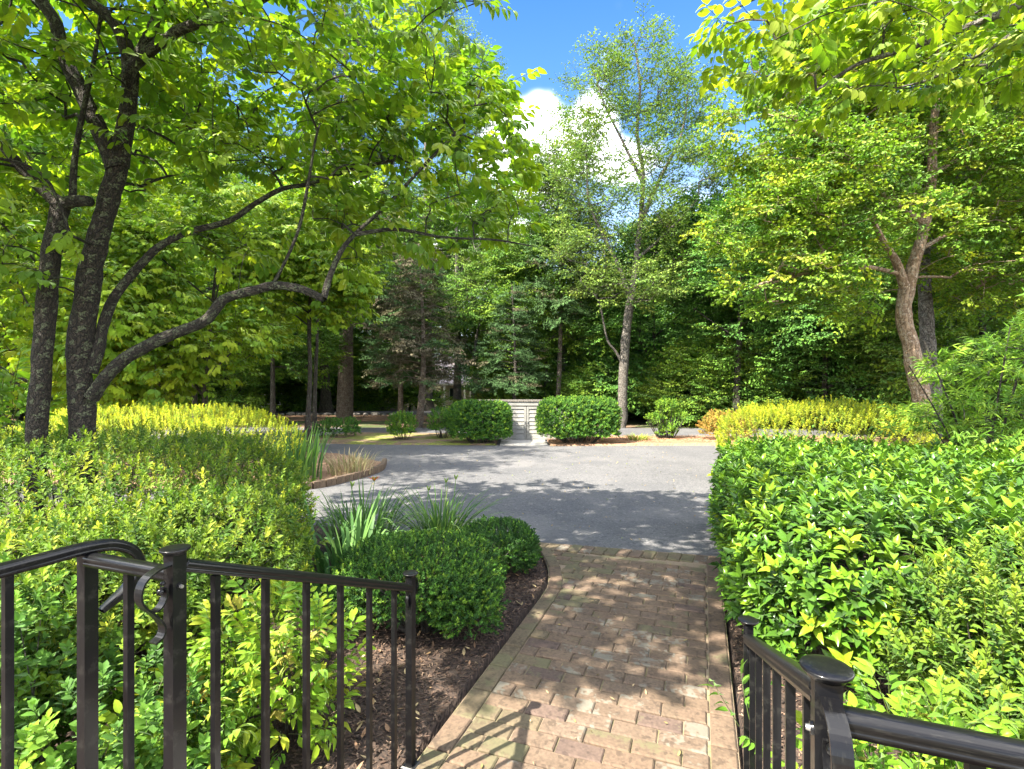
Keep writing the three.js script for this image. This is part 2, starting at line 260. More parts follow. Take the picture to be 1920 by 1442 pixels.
// ---- leaf shapes
const LF = {
  dogwood: [leafBuf({ len: 0.105, wid: 0.062, rows: 5, fold: 0.25, curl: 0.3, petiole: 0.012 }), leafBuf({ len: 0.095, wid: 0.054, rows: 5, fold: 0.45, curl: 0.5, petiole: 0.012 }), leafBuf({ len: 0.115, wid: 0.066, rows: 5, fold: 0.12, curl: 0.15, petiole: 0.012 })],
  gardenia: [leafBuf({ len: 0.085, wid: 0.036, rows: 5, fold: 0.45, curl: 0.28, p: 0.8 }), leafBuf({ len: 0.075, wid: 0.033, rows: 5, fold: 0.3, curl: 0.15, p: 0.8 }), leafBuf({ len: 0.09, wid: 0.038, rows: 5, fold: 0.55, curl: 0.45, p: 0.8 })],
  azalea: [leafBuf({ len: 0.048, wid: 0.021, rows: 3, fold: 0.25, curl: 0.15, p: 1.05 }), leafBuf({ len: 0.042, wid: 0.019, rows: 3, fold: 0.4, curl: 0.3, p: 1.1 })],
  azaleaBig: [leafBuf({ len: 0.06, wid: 0.031, rows: 4, fold: 0.2, curl: 0.12, p: 1.15 }), leafBuf({ len: 0.054, wid: 0.027, rows: 4, fold: 0.35, curl: 0.25, p: 1.1 })],
  nandina: [leafBuf({ len: 0.062, wid: 0.026, rows: 4, fold: 0.25, curl: 0.3, p: 0.78, petiole: 0.008 }), leafBuf({ len: 0.055, wid: 0.024, rows: 4, fold: 0.4, curl: 0.5, p: 0.75, petiole: 0.008 })],
  box: [leafBuf({ len: 0.021, wid: 0.0115, rows: 2, fold: 0.35, curl: 0.1 })],
  vitex: [leafBuf({ len: 0.11, wid: 0.019, rows: 4, fold: 0.3, curl: 0.35, p: 0.8 }), leafBuf({ len: 0.095, wid: 0.016, rows: 4, fold: 0.3, curl: 0.6, p: 0.8 })],
  maple: [leafBuf({ len: 0.06, wid: 0.048, rows: 3, fold: 0.2, curl: 0.25 }), leafBuf({ len: 0.055, wid: 0.04, rows: 3, fold: 0.4, curl: 0.45 })],
  broad: [leafBuf({ len: 0.12, wid: 0.075, rows: 2, fold: 0.3, curl: 0.25 }), leafBuf({ len: 0.10, wid: 0.07, rows: 2, fold: 0.5, curl: 0.5 })],
  needle: [leafBuf({ len: 0.1, wid: 0.024, rows: 2, fold: 0.3, curl: 0.4 })],
  tiny: [leafBuf({ len: 0.035, wid: 0.018, rows: 2, fold: 0.3, curl: 0.2 })],
};
const veined = { map: veinTex };
// ---- species
const SP = {};
SP.dogwood = species(leafMat({ ...veined, clearcoat: 0.08, transmission: 0.66 }), [[0.25, 0.42, 0.012], [0.19, 0.36, 0.013], [0.31, 0.47, 0.014], [0.14, 0.295, 0.014], [0.37, 0.49, 0.016]],
  [sprig(11, LF.dogwood, { n: 8, L: 0.22, shape: {}, twigR: 0.003, droop: 0.5, tone: 0.18, young: 0.3 }), sprig(12, LF.dogwood, { n: 6, L: 0.16, shape: {}, twigR: 0.0026, droop: 0.75, tone: 0.18, young: 0.3 }), sprig(13, LF.dogwood, { n: 8, L: 0.26, shape: {}, twigR: 0.003, droop: 0.25, tone: 0.18 })]);
SP.understory = species(leafMat({ transmission: 0.55 }), [[0.23, 0.38, 0.014], [0.29, 0.42, 0.016], [0.18, 0.33, 0.014], [0.13, 0.27, 0.015], [0.34, 0.44, 0.018]], SP.dogwood.sprigs.slice(0, 2));
SP.gardenia = species(leafMat({ ...veined, transmission: 0.3, clearcoat: 0.45, clearcoatRoughness: 0.25 }), [[0.105, 0.25, 0.009], [0.07, 0.19, 0.01], [0.15, 0.305, 0.009], [0.04, 0.12, 0.011], [0.24, 0.38, 0.01]],
  [sprig(21, LF.gardenia, { n: 9, L: 0.1, shape: {}, mode: 'whorl', twigR: 0.0028, droop: -0.05, tone: 0.2, young: 0.7, youngTint: [1.45, 1.2, 0.8], spread: 0.9 }), sprig(22, LF.gardenia, { n: 11, L: 0.14, shape: { smin: 0.6 }, mode: 'whorl', twigR: 0.0028, droop: 0, tone: 0.2, young: 0.4, youngTint: [1.4, 1.2, 0.8] }), sprig(23, LF.gardenia, { n: 7, L: 0.07, shape: {}, mode: 'whorl', twigR: 0.0028, droop: 0.05, tone: 0.22, young: 0.1 })]);
SP.azalea = species(leafMat({ ...veined, transmission: 0.42, clearcoat: 0.15 }), [[0.15, 0.275, 0.014], [0.10, 0.22, 0.013], [0.21, 0.34, 0.016], [0.065, 0.165, 0.012], [0.34, 0.43, 0.03]],
  [sprig(31, LF.azalea, { n: 12, L: 0.11, shape: { smin: 0.6 }, mode: 'whorl', twigR: 0.0016, droop: 0, tone: 0.2, young: 0.6, youngTint: [1.5, 1.25, 0.9] }), sprig(32, LF.azalea, { n: 9, L: 0.07, shape: { smin: 0.6 }, mode: 'whorl', twigR: 0.0016, droop: 0, tone: 0.2, young: 0.2 }), sprig(33, LF.azalea, { n: 16, L: 0.19, shape: { smin: 0.55 }, mode: 'whorl', twigR: 0.0018, droop: -0.1, tone: 0.2, young: 0.8, youngTint: [1.5, 1.25, 0.9] })]);
SP.azaleaBig = species(leafMat({ ...veined, transmission: 0.4, clearcoat: 0.15 }), [[0.125, 0.29, 0.02], [0.095, 0.24, 0.02], [0.17, 0.34, 0.02], [0.07, 0.19, 0.02], [0.24, 0.40, 0.022]],
  [sprig(41, LF.azaleaBig, { n: 9, L: 0.08, shape: { smin: 0.65 }, mode: 'whorl', twigR: 0.002, droop: 0, tone: 0.16, young: 0.35 }), sprig(42, LF.azaleaBig, { n: 12, L: 0.13, shape: { smin: 0.6 }, mode: 'whorl', twigR: 0.002, droop: 0.05, tone: 0.18, young: 0.5 })]);
SP.nandina = species(leafMat({ ...veined, transmission: 0.45, clearcoat: 0.2, clearcoatRoughness: 0.3 }), [[0.18, 0.37, 0.012], [0.25, 0.43, 0.014], [0.13, 0.31, 0.012], [0.33, 0.45, 0.022], [0.40, 0.36, 0.05]],
  [sprig(51, LF.nandina, { n: 9, L: 0.17, shape: { smin: 0.65 }, twigR: 0.0018, droop: 0.35, tone: 0.16, young: 0.6, youngTint: [1.5, 1.15, 1] }), sprig(52, LF.nandina, { n: 7, L: 0.12, shape: { smin: 0.65 }, twigR: 0.0018, droop: 0.55, tone: 0.16, young: 0.3 })]);
SP.box = species(leafMat({ transmission: 0.22, clearcoat: 0.22, clearcoatRoughness: 0.3 }), [[0.055, 0.155, 0.017], [0.036, 0.11, 0.015], [0.10, 0.225, 0.02], [0.024, 0.08, 0.014], [0.19, 0.33, 0.03]],
  [sprig(61, LF.box, { n: 18, L: 0.06, shape: { smin: 0.6 }, mode: 'whorl', twigR: 0.001, droop: 0, tone: 0.25, young: 0.5, youngTint: [1.5, 1.25, 1] }), sprig(62, LF.box, { n: 14, L: 0.045, shape: { smin: 0.6 }, mode: 'whorl', twigR: 0.001, droop: 0, tone: 0.25, young: 0.2 })]);
SP.yellow = species(leafMat({ transmission: 0.42, clearcoat: 0.2 }), [[0.38, 0.44, 0.016], [0.32, 0.40, 0.016], [0.25, 0.35, 0.016], [0.46, 0.48, 0.02], [0.16, 0.26, 0.016]],
  [sprig(71, LF.tiny, { n: 18, L: 0.13, shape: { smin: 0.6 }, mode: 'whorl', twigR: 0.001, droop: 0, tone: 0.2, young: 0.5, youngTint: [1.3, 1.15, 1] }), sprig(72, LF.tiny, { n: 13, L: 0.08, shape: { smin: 0.6 }, mode: 'whorl', twigR: 0.001, droop: 0, tone: 0.22, young: 0.2 })]);
SP.hedge = species(leafMat({ transmission: 0.3, clearcoat: 0.15 }), [[0.065, 0.185, 0.016], [0.05, 0.15, 0.016], [0.095, 0.225, 0.017], [0.035, 0.115, 0.016], [0.17, 0.31, 0.018]],
  [sprig(81, LF.azaleaBig, { n: 10, L: 0.13, shape: { smin: 0.6 }, mode: 'whorl', twigR: 0.0015, droop: 0, tone: 0.25, young: 0.5, youngTint: [1.4, 1.2, 1] })]);
SP.vitex = species(leafMat({ ...veined, transmission: 0.42, clearcoat: 0.2 }), [[0.17, 0.36, 0.02], [0.24, 0.43, 0.024], [0.13, 0.29, 0.02], [0.30, 0.47, 0.03], [0.10, 0.24, 0.022]],
  [sprig(91, LF.vitex, { n: 12, L: 0.2, shape: { smin: 0.6 }, mode: 'alternate', twigR: 0.002, droop: 0.3, tone: 0.2, young: 0.3 }), sprig(92, LF.vitex, { n: 9, L: 0.14, shape: { smin: 0.6 }, mode: 'whorl', twigR: 0.002, droop: 0.25, tone: 0.2, spread: 1.1 })]);
SP.maple = species(leafMat({ transmission: 0.48, clearcoat: 0.1 }), [[0.22, 0.38, 0.016], [0.165, 0.325, 0.016], [0.29, 0.42, 0.018], [0.11, 0.25, 0.016], [0.36, 0.45, 0.02]],
  []);
const spray = (seed, leaf, n, L, o = {}) => {   // a branched spray of leaves for trees farther off
  const rng = rngOf(seed), all = new Buf();
  const sub = [[V(0, 0, 0), V(0, 0, 1)]]; for (let k = 0; k < (o.subs ?? 5); k++) { const t = 0.15 + 0.75 * k / (o.subs ?? 5), s = k % 2 ? 1 : -1; sub.push([V(0, 0, L * t), V(s * (0.7 + 0.3 * rng()), (rng() - 0.35) * (o.thick ?? 0.7), 0.75)]); }
  for (const [p0, d] of sub) { const l = p0.z === 0 ? L : L * 0.6 * (0.7 + 0.5 * rng()); d.normalize(); all.tube([p0, p0.clone().addScaledVector(d, l)], [0.006, 0.002], 3, [0.5, 0.42, 0.35]);
    const m = Math.round(n / sub.length); for (let k = 0; k < m; k++) { const q = p0.clone().addScaledVector(d, l * (0.12 + 0.9 * rng())), s = rng() < 0.5 ? 1 : -1, e = V(d.z, 0, -d.x).multiplyScalar(s * (0.5 + rng())).addScaledVector(d, 0.5 + rng() * 0.5); e.y += (rng() - 0.75) * (o.droop ?? 0.9); const b = 0.78 + 0.44 * rng(); all.add(leaf[Math.floor(rng() * leaf.length)], frame(q, e, V((rng() - 0.5) * 1.2, 1, (rng() - 0.5) * 1.2), 0.7 + 0.5 * rng()), [b, b, b]); } }
  return { all: all.build(), singles: [], twig: null, n: 9999 };
};
SP.maple.sprigs.push(spray(231, LF.maple, 34, 0.42, { subs: 6, thick: 0.9 }), spray(232, LF.maple, 26, 0.32, { subs: 5, thick: 1.1 }));
SP.broad = species(leafMat({ transmission: 0.4, clearcoat: 0.15 }), [[0.11, 0.245, 0.018], [0.085, 0.20, 0.018], [0.16, 0.30, 0.02], [0.065, 0.16, 0.017], [0.22, 0.34, 0.022]], [spray(201, LF.broad, 44, 0.75), spray(202, LF.broad, 34, 0.6)]);
SP.deep = species(leafMat({ transmission: 0.35, clearcoat: 0.15 }), [[0.09, 0.235, 0.026], [0.07, 0.195, 0.024], [0.125, 0.28, 0.027], [0.055, 0.155, 0.022], [0.19, 0.33, 0.028]], SP.broad.sprigs);
SP.birch = species(leafMat({ transmission: 0.45, clearcoat: 0.15 }), [[0.17, 0.29, 0.035], [0.14, 0.25, 0.032], [0.22, 0.34, 0.04], [0.10, 0.20, 0.03], [0.27, 0.37, 0.045]], [spray(211, LF.broad.map((b) => b), 30, 0.8), spray(212, LF.maple, 44, 0.6)]);
SP.conifer = species(leafMat({ transmission: 0.12, clearcoat: 0.05 }), [[0.055, 0.12, 0.035], [0.045, 0.095, 0.03], [0.075, 0.15, 0.045], [0.115, 0.11, 0.06], [0.155, 0.135, 0.085]], [spray(221, LF.needle, 110, 0.6, { subs: 9, thick: 0.7, droop: 1.2 }), spray(222, LF.needle, 90, 0.5, { subs: 8, thick: 0.8, droop: 1.4 })]);

// ---------------------------------------------------------------- shrubs
// points on a rounded box or ellipsoid: c centre, r half sizes, k roundness, turn about y
function shell(rng, n, { c, r, k = 2.4, turn = 0, depth = 0.1, lump = 0.06, lumpF = 2.2, minNy = -0.75, keep = null }) {
  const out = [], [rx, ry, rz] = r, A = [ry * rz, rx * rz, rx * ry], T = A[0] + A[1] + A[2], ct = Math.cos(turn), st = Math.sin(turn);
  for (let tries = 0; out.length < n && tries < n * 14; tries++) {
    const a = rng() * T, s = rng() < 0.5 ? -1 : 1, u = rng() * 2 - 1, v = rng() * 2 - 1;
    const p = a < A[0] ? V(s, u, v) : a < A[0] + A[1] ? V(u, s, v) : V(u, v, s);
    const g = Math.pow(Math.pow(Math.abs(p.x), k) + Math.pow(Math.abs(p.y), k) + Math.pow(Math.abs(p.z), k), -1 / k); p.multiplyScalar(g);
    const nn = V(Math.sign(p.x) * Math.pow(Math.abs(p.x), k - 1) / rx, Math.sign(p.y) * Math.pow(Math.abs(p.y), k - 1) / ry, Math.sign(p.z) * Math.pow(Math.abs(p.z), k - 1) / rz).normalize();
    if (nn.y < minNy) continue;
    p.set(p.x * rx, p.y * ry, p.z * rz);
    const q = V(p.x * ct + p.z * st, p.y, -p.x * st + p.z * ct), m = V(nn.x * ct + nn.z * st, nn.y, -nn.x * st + nn.z * ct);
    q.add(c); const d = depth * Math.pow(rng(), 1.6), L = (fbm(q.x * lumpF + 5, q.y * lumpF, q.z * lumpF, 3) - 0.5) * 2 * lump; q.addScaledVector(m, L - d);
    if (q.y < 0.02 || (keep && !keep(q))) continue; out.push([q, m, d / (depth || 1)]);
  }
  return out;
}
const pick = (rng, w) => { let s = 0; for (const x of w) s += x; let a = rng() * s; for (let i = 0; i < w.length; i++) { a -= w[i]; if (a <= 0) return i; } return 0; };
// shrub: shells of sprigs over a fan of woody stems
function shrub(name, label, category, o) {
  const rng = rngOf(o.seed), base = o.base, g = thing(name, label, category, base, o.group), list = [], tips = [];
  for (const s of o.shells) {
    for (const [p, n] of shell(rng, s.n, s)) {
      const d = n.clone().multiplyScalar(o.out ?? 0.8); d.y += (o.up ?? 0.6); d.x += (rng() - 0.5) * (o.wild ?? 0.8); d.z += (rng() - 0.5) * (o.wild ?? 0.8); d.y += (rng() - 0.5) * (o.wild ?? 0.8) * 0.6;
      const sp = pick(rng, o.mix ?? o.sp.sprigs.map(() => 1)), sc = (o.scale ?? 1) * (0.75 + 0.5 * rng());
      let pi = pick(rng, s.tone ?? o.tone ?? [4, 3, 3, 2, 1]);
      list.push([frame(p.clone().addScaledVector(d.clone().normalize(), -0.04 * sc), d, V(rng() - 0.5, rng() * 0.6 + 0.2, rng() - 0.5), sc), sp, pi]); if (rng() < (o.stemShare ?? 0.04)) tips.push(p);
    }
  }
  const wood = new Buf();
  for (const t of tips) { const f = V(base.x + (t.x - base.x) * (o.foot ?? 0.35) + (rng() - 0.5) * 0.1, 0, base.z + (t.z - base.z) * (o.foot ?? 0.35) + (rng() - 0.5) * 0.1), mid = f.clone().lerp(t, 0.5).add(V((rng() - 0.5) * 0.12, 0.03, (rng() - 0.5) * 0.12)); wood.tube(curve([f, mid, t], 5).map((p) => p.sub(base)), (q) => (o.stemR ?? 0.008) * (1 - 0.7 * q), 4, [1, 1, 1]); }
  if (wood.n) mesh('stem', wood.build(), o.wood ?? M.barkDark, g, 'stuff');
  foliage(g, o.sp, list, o.singles ?? 0, 'foliage', rng);
  return g;
}

// ---------------------------------------------------------------- trees
// limbs: [{pts, r0, r1}], targets: leaf-cluster points; branches are grown from the limbs to the targets
function growTree(rng, limbs, targets, { rTip = 0.004, sides = 5, steps = 3, sag = 0.06, wander = 0.1, pow = 2.3, downPen = 1.0, spacing = 0.15 }) {
  const P = [], par = [], fix = [], cnt = [], chains = [];
  for (const L of limbs) {
    const total = L.pts.reduce((s, p, k) => k ? s + p.distanceTo(L.pts[k - 1]) : 0, 0), n = Math.max(3, Math.ceil(total / (L.step ?? spacing))), cp = curve(L.pts, n);
    let parent = -1; if (P.length && !L.root) { let b = 1e9; P.forEach((p, k) => { const d = p.distanceToSquared(cp[0]); if (d < b) { b = d; parent = k; } }); }
    const chain = [], rad = [];
    cp.forEach((p, k) => { P.push(p); par.push(parent); fix.push(lerp(L.r0, L.r1, Math.pow(k / n, L.pow ?? 0.8))); cnt.push(0); parent = P.length - 1; chain.push(parent); });
    chains.push({ ids: chain, limb: L });
  }
  const limbCount = P.length;
  const near = (t, all) => { let b = 1e9, w = 0; for (let k = 0; k < P.length; k++) { const p = P[k], dx = p.x - t.x, dy = p.y - t.y, dz = p.z - t.z; let d = Math.sqrt(dx * dx + dy * dy + dz * dz); if (dy > 0) d += dy * downPen; if (k < limbCount && !all && fix[k] > 0.09) d += 0.25; if (d < b) { b = d; w = k; } } return [b, w]; };
  const order = targets.map((t) => [near(t)[0], t]).sort((a, b) => a[0] - b[0]);
  const tips = [];
  for (const [, t] of order) {
    const [, w] = near(t), a = P[w], d = a.distanceTo(t), ids = [w]; let parent = w;
    const side = V(rng() - 0.5, rng() - 0.5, rng() - 0.5).multiplyScalar(d * wander * 2), n = Math.max(2, Math.min(steps, Math.ceil(d / 0.15)));
    for (let k = 1; k <= n; k++) { const u = k / n, p = a.clone().lerp(t, u).addScaledVector(side, Math.sin(Math.PI * u)); p.y += Math.sin(Math.PI * u) * d * sag; P.push(p); par.push(parent); fix.push(0); cnt.push(0); parent = P.length - 1; ids.push(parent); }
    chains.push({ ids, limb: null }); cnt[parent] += 1; tips.push({ p: t, dir: P[parent].clone().sub(P[par[parent]]).normalize(), from: P[par[parent]] });
  }
  for (let k = P.length - 1; k >= 0; k--) if (par[k] >= 0) cnt[par[k]] += cnt[k];
  const R = P.map((_, k) => Math.max(fix[k], rTip * Math.pow(Math.max(1, cnt[k]), 1 / pow)));
  const trunk = new Buf(), branch = new Buf();
  for (const c of chains) {
    const pts = c.ids.map((k) => P[k]); let rr = c.ids.map((k) => R[k]);
    if (c.limb) { rr = rr.map((r, k) => r * (c.limb.flare && k < 4 ? 1 + c.limb.flare * Math.pow(1 - k / 4, 2) : 1)); trunk.tube(pts, rr, c.limb.sides ?? 12, [1, 1, 1], c.limb.wob ?? 0.12, rng, true); }
    else { rr[0] = Math.min(rr[0], rr[1] * 1.15); branch.tube(pts, rr, rr[1] > 0.02 ? sides + 1 : sides, [1, 1, 1]); }
  }
  return { trunk, branch, tips };
}
// points spread through lobes [[x, y, D, rx, ry, rz, share]]
function lobes(rng, n, ls, hollow = 0.45, gap = 0) {
  const out = [], tot = ls.reduce((s, l) => s + (l[6] ?? 1) * l[3] * l[4] * l[5], 0);
  for (let tries = 0; out.length < n && tries < n * 20; tries++) {
    let a = rng() * tot, l = ls[0]; for (const x of ls) { a -= (x[6] ?? 1) * x[3] * x[4] * x[5]; if (a <= 0) { l = x; break; } }
    const d = V(rng() * 2 - 1, rng() * 2 - 1, rng() * 2 - 1), q = d.length(); if (q > 1 || q < 0.05) continue; d.divideScalar(q).multiplyScalar(Math.pow(q, hollow));
    const p = V(l[0] + d.x * l[3], l[1] + d.y * l[4], -l[2] + d.z * l[5]); if (p.y < 0.2) continue;
    if (gap && fbm(p.x / gap + 7, p.y / gap, p.z / gap, 2) < 0.43) continue;
    out.push(p);
  }
  return out;
}
function tree(name, label, o) {
  const rng = rngOf(o.seed), base = o.base, g = thing(name, label, 'tree', base, o.group);
  const { trunk, branch, tips } = growTree(rng, o.limbs, o.targets, o.grow ?? {});
  const sh = new THREE.Matrix4().makeTranslation(-base.x, -base.y, -base.z);
  mesh('trunk', trunk.build().applyMatrix4(sh), o.bark, g);
  if (branch.n) mesh('branches', branch.build().applyMatrix4(sh), o.twigBark ?? o.bark, g, 'stuff');
  const list = [];
  for (const t of tips) for (let k = 0; k < (o.per ?? 3); k++) {
    const u = o.per > 1 ? rng() : 1, p = t.from.clone().lerp(t.p, 0.25 + 0.75 * u); const out = t.p.clone().sub(o.centre ?? base); out.y *= 0.2; out.normalize();
    const d = t.dir.clone().multiplyScalar(0.6).addScaledVector(out, 0.5).add(V((rng() - 0.5) * 1.9, (rng() - 0.5) * 0.9 + (o.lift ?? 0), (rng() - 0.5) * 1.9));
    if (d.y > 0.6) d.y = 0.6; if (o.jit) p.add(V((rng() - 0.5) * o.jit, (rng() - 0.5) * o.jit, (rng() - 0.5) * o.jit));
    list.push([frame(p, d, V((rng() - 0.5) * 0.5, 1, (rng() - 0.5) * 0.5), (o.leafScale ?? 1) * (0.75 + 0.45 * rng())), pick(rng, o.mix ?? o.sp.sprigs.map(() => 1)), pick(rng, o.tone ?? [4, 3, 3, 2, 1])]);
  }
  foliage(g, o.sp, list, o.singles ?? 0, 'crown', rng);
  return g;
}
// a woodland tree: straight-ish trunk, lobed crown
function woodTree(name, label, o) {
  const rng = rngOf(o.seed), { x, D, h, cr, cb } = o, y0 = o.y ?? groundY(x, D), lean = o.lean ?? [(rng() - 0.5) * 0.8, (rng() - 0.5) * 0.8], r0 = o.r ?? 0.012 * h + 0.06;
  const tp = [0, 0.15, 0.35, 0.6, 0.85].map((t) => V(x + lean[0] * t * t + (rng() - 0.5) * 0.25 * t, y0 - 0.15 + h * t, -D + lean[1] * t * t + (rng() - 0.5) * 0.25 * t)), limbs = [{ pts: tp, r0, r1: r0 * 0.18, sides: 9, flare: 0.45, step: 0.5, pow: 1 }];
  for (let k = 0; k < (o.forks ?? 5); k++) { const t = lerp(cb / h, 0.8, (k + rng()) / (o.forks ?? 5)), a = rng() * 6.28, p = new THREE.CatmullRomCurve3(tp).getPoint(clamp(t / 0.85)), l = cr * (0.55 + 0.35 * rng()) * (1.1 - 0.5 * t); limbs.push({ pts: [p, p.clone().add(V(Math.cos(a) * l * 0.5, l * 0.35, Math.sin(a) * l * 0.5)), p.clone().add(V(Math.cos(a) * l, l * 0.75, Math.sin(a) * l))], r0: r0 * 0.42 * (1.2 - t), r1: 0.015, sides: 6, step: 0.5 }); }
  const ls = [[x + lean[0] * 0.6, y0 + (cb + h) / 2, D, cr * 0.7, (h - cb) * 0.5, cr * 0.7, 0.5]];
  for (let k = 0; k < (o.lobes ?? 9); k++) { const t = (k + 0.5 * rng()) / (o.lobes ?? 9), a = rng() * 6.28, w = cr * (0.75 - 0.5 * Math.abs(t - 0.35)), s = cr * (0.32 + 0.25 * rng()); ls.push([x + lean[0] * t + Math.cos(a) * w, y0 + cb + (h - cb) * t, D + Math.sin(a) * w, s, s * 0.65, s, 1.6]); }
  return tree(name, label, { sp: o.sp, bark: o.bark ?? M.barkDark, base: V(x, y0, -D), seed: o.seed + 1, group: o.group, limbs, targets: lobes(rng, o.n ?? 150, ls, 0.5, o.gap ?? 0), centre: V(x, y0 + (cb + h) / 2, -D), per: o.per ?? 4, jit: o.jit ?? 0.7, leafScale: o.leafScale ?? 1, tone: o.tone, lift: o.lift ?? 0, grow: { rTip: 0.008, sides: 3, steps: 3, downPen: 0.6, spacing: 0.5, ...(o.grow ?? {}) } });
}
// a conifer with whorls of flat, slightly drooping boughs
function conifer(name, label, o) {
  const rng = rngOf(o.seed), { x, D, h, cr, cb } = o, y0 = o.y ?? groundY(x, D), base = V(x, y0, -D), g = thing(name, label, 'tree', base, o.group), wood = new Buf(), br = new Buf(), list = [];
  wood.tube(curve([V(0, -0.15, 0), V(rng() * 0.2, h * 0.4, 0), V(0, h, rng() * 0.2)], 10), (t) => lerp(o.r ?? 0.16, 0.02, t), 8, [1, 1, 1], 0.1, rng, true);
  for (let y = cb; y < h * 0.98; y += o.gap ?? 0.34) for (let k = 0; k < 5; k++) {
    const a = rng() * 6.28, t = (y - cb) / (h - cb), l = cr * (1 - t * 0.85) * (0.6 + 0.5 * rng()), dr = o.drop ?? 0.12; const p = [V(0, y, 0), V(Math.cos(a) * l * 0.5, y + 0.08 * l, Math.sin(a) * l * 0.5), V(Math.cos(a) * l, y - dr * l, Math.sin(a) * l)], cp = curve(p, 4);
    br.tube(cp, (q) => 0.022 * (1 - 0.85 * q), 3);
    if (o.bare && rng() < o.bare(t)) { for (let m = 0; m < 3; m++) { const q = cp[2 + (m % 2)], e = q.clone().add(V((rng() - 0.5) * 0.9, -rng() * 0.6, (rng() - 0.5) * 0.9)); br.tube([q, q.clone().lerp(e, 0.5).add(V(0, 0.08, 0)), e], [0.01, 0.007, 0.003], 3); } if (rng() < 0.6) continue; }
    const m = Math.max(2, Math.round(l / 0.22)); for (let j = 1; j <= m; j++) { const u = j / m, q = p[0].clone().multiplyScalar((1 - u) * (1 - u)).addScaledVector(p[1], 2 * u * (1 - u)).addScaledVector(p[2], u * u), d = V(Math.cos(a) + (rng() - 0.5) * 1.6, -0.2 + (rng() - 0.5) * 0.8, Math.sin(a) + (rng() - 0.5) * 1.6); list.push([frame(q.add(base), d, V((rng() - 0.5) * 0.9, 1, (rng() - 0.5) * 0.9), (o.leafScale ?? 1) * (0.7 + 0.5 * rng())), pick(rng, [1, 1]), pick(rng, o.tone ?? [4, 3, 3, 1, 1])]); }
  }
  mesh('trunk', wood.build(), o.bark ?? M.barkDark, g); mesh('branches', br.build(), o.bark ?? M.barkDark, g, 'stuff');
  foliage(g, o.sp ?? SP.conifer, list, 0, 'crown', rng);
  return g;
}
// ---------------------------------------------------------------- ground, roads, beds
function groundY(x, D) { return -0.03 * Math.max(0, Math.min(D, 70) - 34) + (D > 22 ? (fbm(x * 0.12 + 4, D * 0.12, 2, 3) - 0.5) * 0.5 * smooth(33.5, 40, D) : 0); }
{
  const b = new Buf(), xs = [], ds = []; for (let x = -200; x <= 200; x += Math.abs(x) < 40 ? 4 : 16) xs.push(x); for (let d = -40; d <= 320; d += d < 80 ? 4 : 20) ds.push(d);
  for (const d of ds) for (const x of xs) b.v(x, groundY(x, d) - 0.05, -d, x, d);
  const w = xs.length; for (let j = 0; j < ds.length - 1; j++) for (let i = 0; i < w - 1; i++) b.q(j * w + i, j * w + i + 1, (j + 1) * w + i + 1, (j + 1) * w + i);
  structure('ground', b.build(), M.woods, 'leaf-littered woodland floor under the trees beyond the road', 'ground');
}
function sheet(poly, y, skirt = 0, rim = 0) {   // poly [[x, D]...]; a skirt slopes from the rim down below the ground
  const b = new Buf(), pts = poly.map(([x, d]) => new THREE.Vector2(x, d));
  const area = THREE.ShapeUtils.area(pts), P = area < 0 ? pts.reverse() : pts, n = P.length;
  const inner = P.map((p, k) => { const a = P[(k + n - 1) % n], c = P[(k + 1) % n], e1 = p.clone().sub(a).normalize(), e2 = c.clone().sub(p).normalize(), nn = new THREE.Vector2(-e1.y - e2.y, e1.x + e2.x).normalize(); return p.clone().addScaledVector(nn, rim); });
  inner.forEach((p) => b.v(p.x, y, -p.y, p.x, p.y)); for (const [i, j, k] of THREE.ShapeUtils.triangulateShape(inner, [])) b.t(i, j, k);
  if (skirt) { const o = b.n; P.forEach((p, k) => { b.v(inner[k].x, y, -inner[k].y, inner[k].x, inner[k].y); b.v(p.x, y - skirt, -p.y, p.x + 0.1, p.y + 0.1); }); for (let k = 0; k < n; k++) { const l = (k + 1) % n; b.q(o + 2 * k + 1, o + 2 * l + 1, o + 2 * l, o + 2 * k); } }
  return b.build();
}
const bend = (pts, n) => new THREE.CatmullRomCurve3(pts.map(([x, d]) => V(x, 0, d))).getPoints(n).map((p) => [p.x, p.z]);
structure('road', sheet([[-60, 6.0], [-9, 7.6], [-1.7, 5.8], [0.1, 5.35], [2.1, 4.85], [60, 3], [60, 20.6], [14, 20.3], [0, 20.4], [-12, 20.8], [-60, 24]], -0.012), M.asphalt, 'worn grey asphalt driveway court between the path and the far hedges', 'road');
structure('far_road', sheet([[-60, 29.5], [-16, 29.2], [-4, 31], [-4, 33.4], [-16, 33.2], [-60, 34]], -0.006), M.asphalt, 'grey side road passing behind the large pine trunk', 'road');

// path frame: s along the path away from the house, w across it from its left edge
const PA = [0.345, 0.9386], PB = [0.9386, -0.345], PO = [-0.425, 2.33];
const path = (s, w) => [PO[0] + PA[0] * s + PB[0] * w, PO[1] + PA[1] * s + PB[1] * w];
const leftEdge = (s) => s < 2.0 ? 0 : -0.52 * Math.pow((s - 2.0) / 1.28, 1.6), PW = 1.36, pathEnd = (w) => 3.27 + 0.1 * w;
const leftLine = []; for (let s = -0.42; s <= 3.26; s += 0.23) leftLine.push(path(s, leftEdge(s)));
const rightLine = []; for (let s = -0.42; s <= 3.42; s += 0.48) rightLine.push(path(s, PW));
const bedLeft = structure('garden_bed', sheet([...leftLine, [0.18, 5.56], [-1.7, 6.07], [-3.5, 6.6], [-9, 8.1], [-14, 6], [-14, -4], [-1.3, -4], [-0.95, 1.0]], 0.012, 0.08, 0.05), M.mulch, 'dark mulched bed to the left of the brick path', 'garden bed');
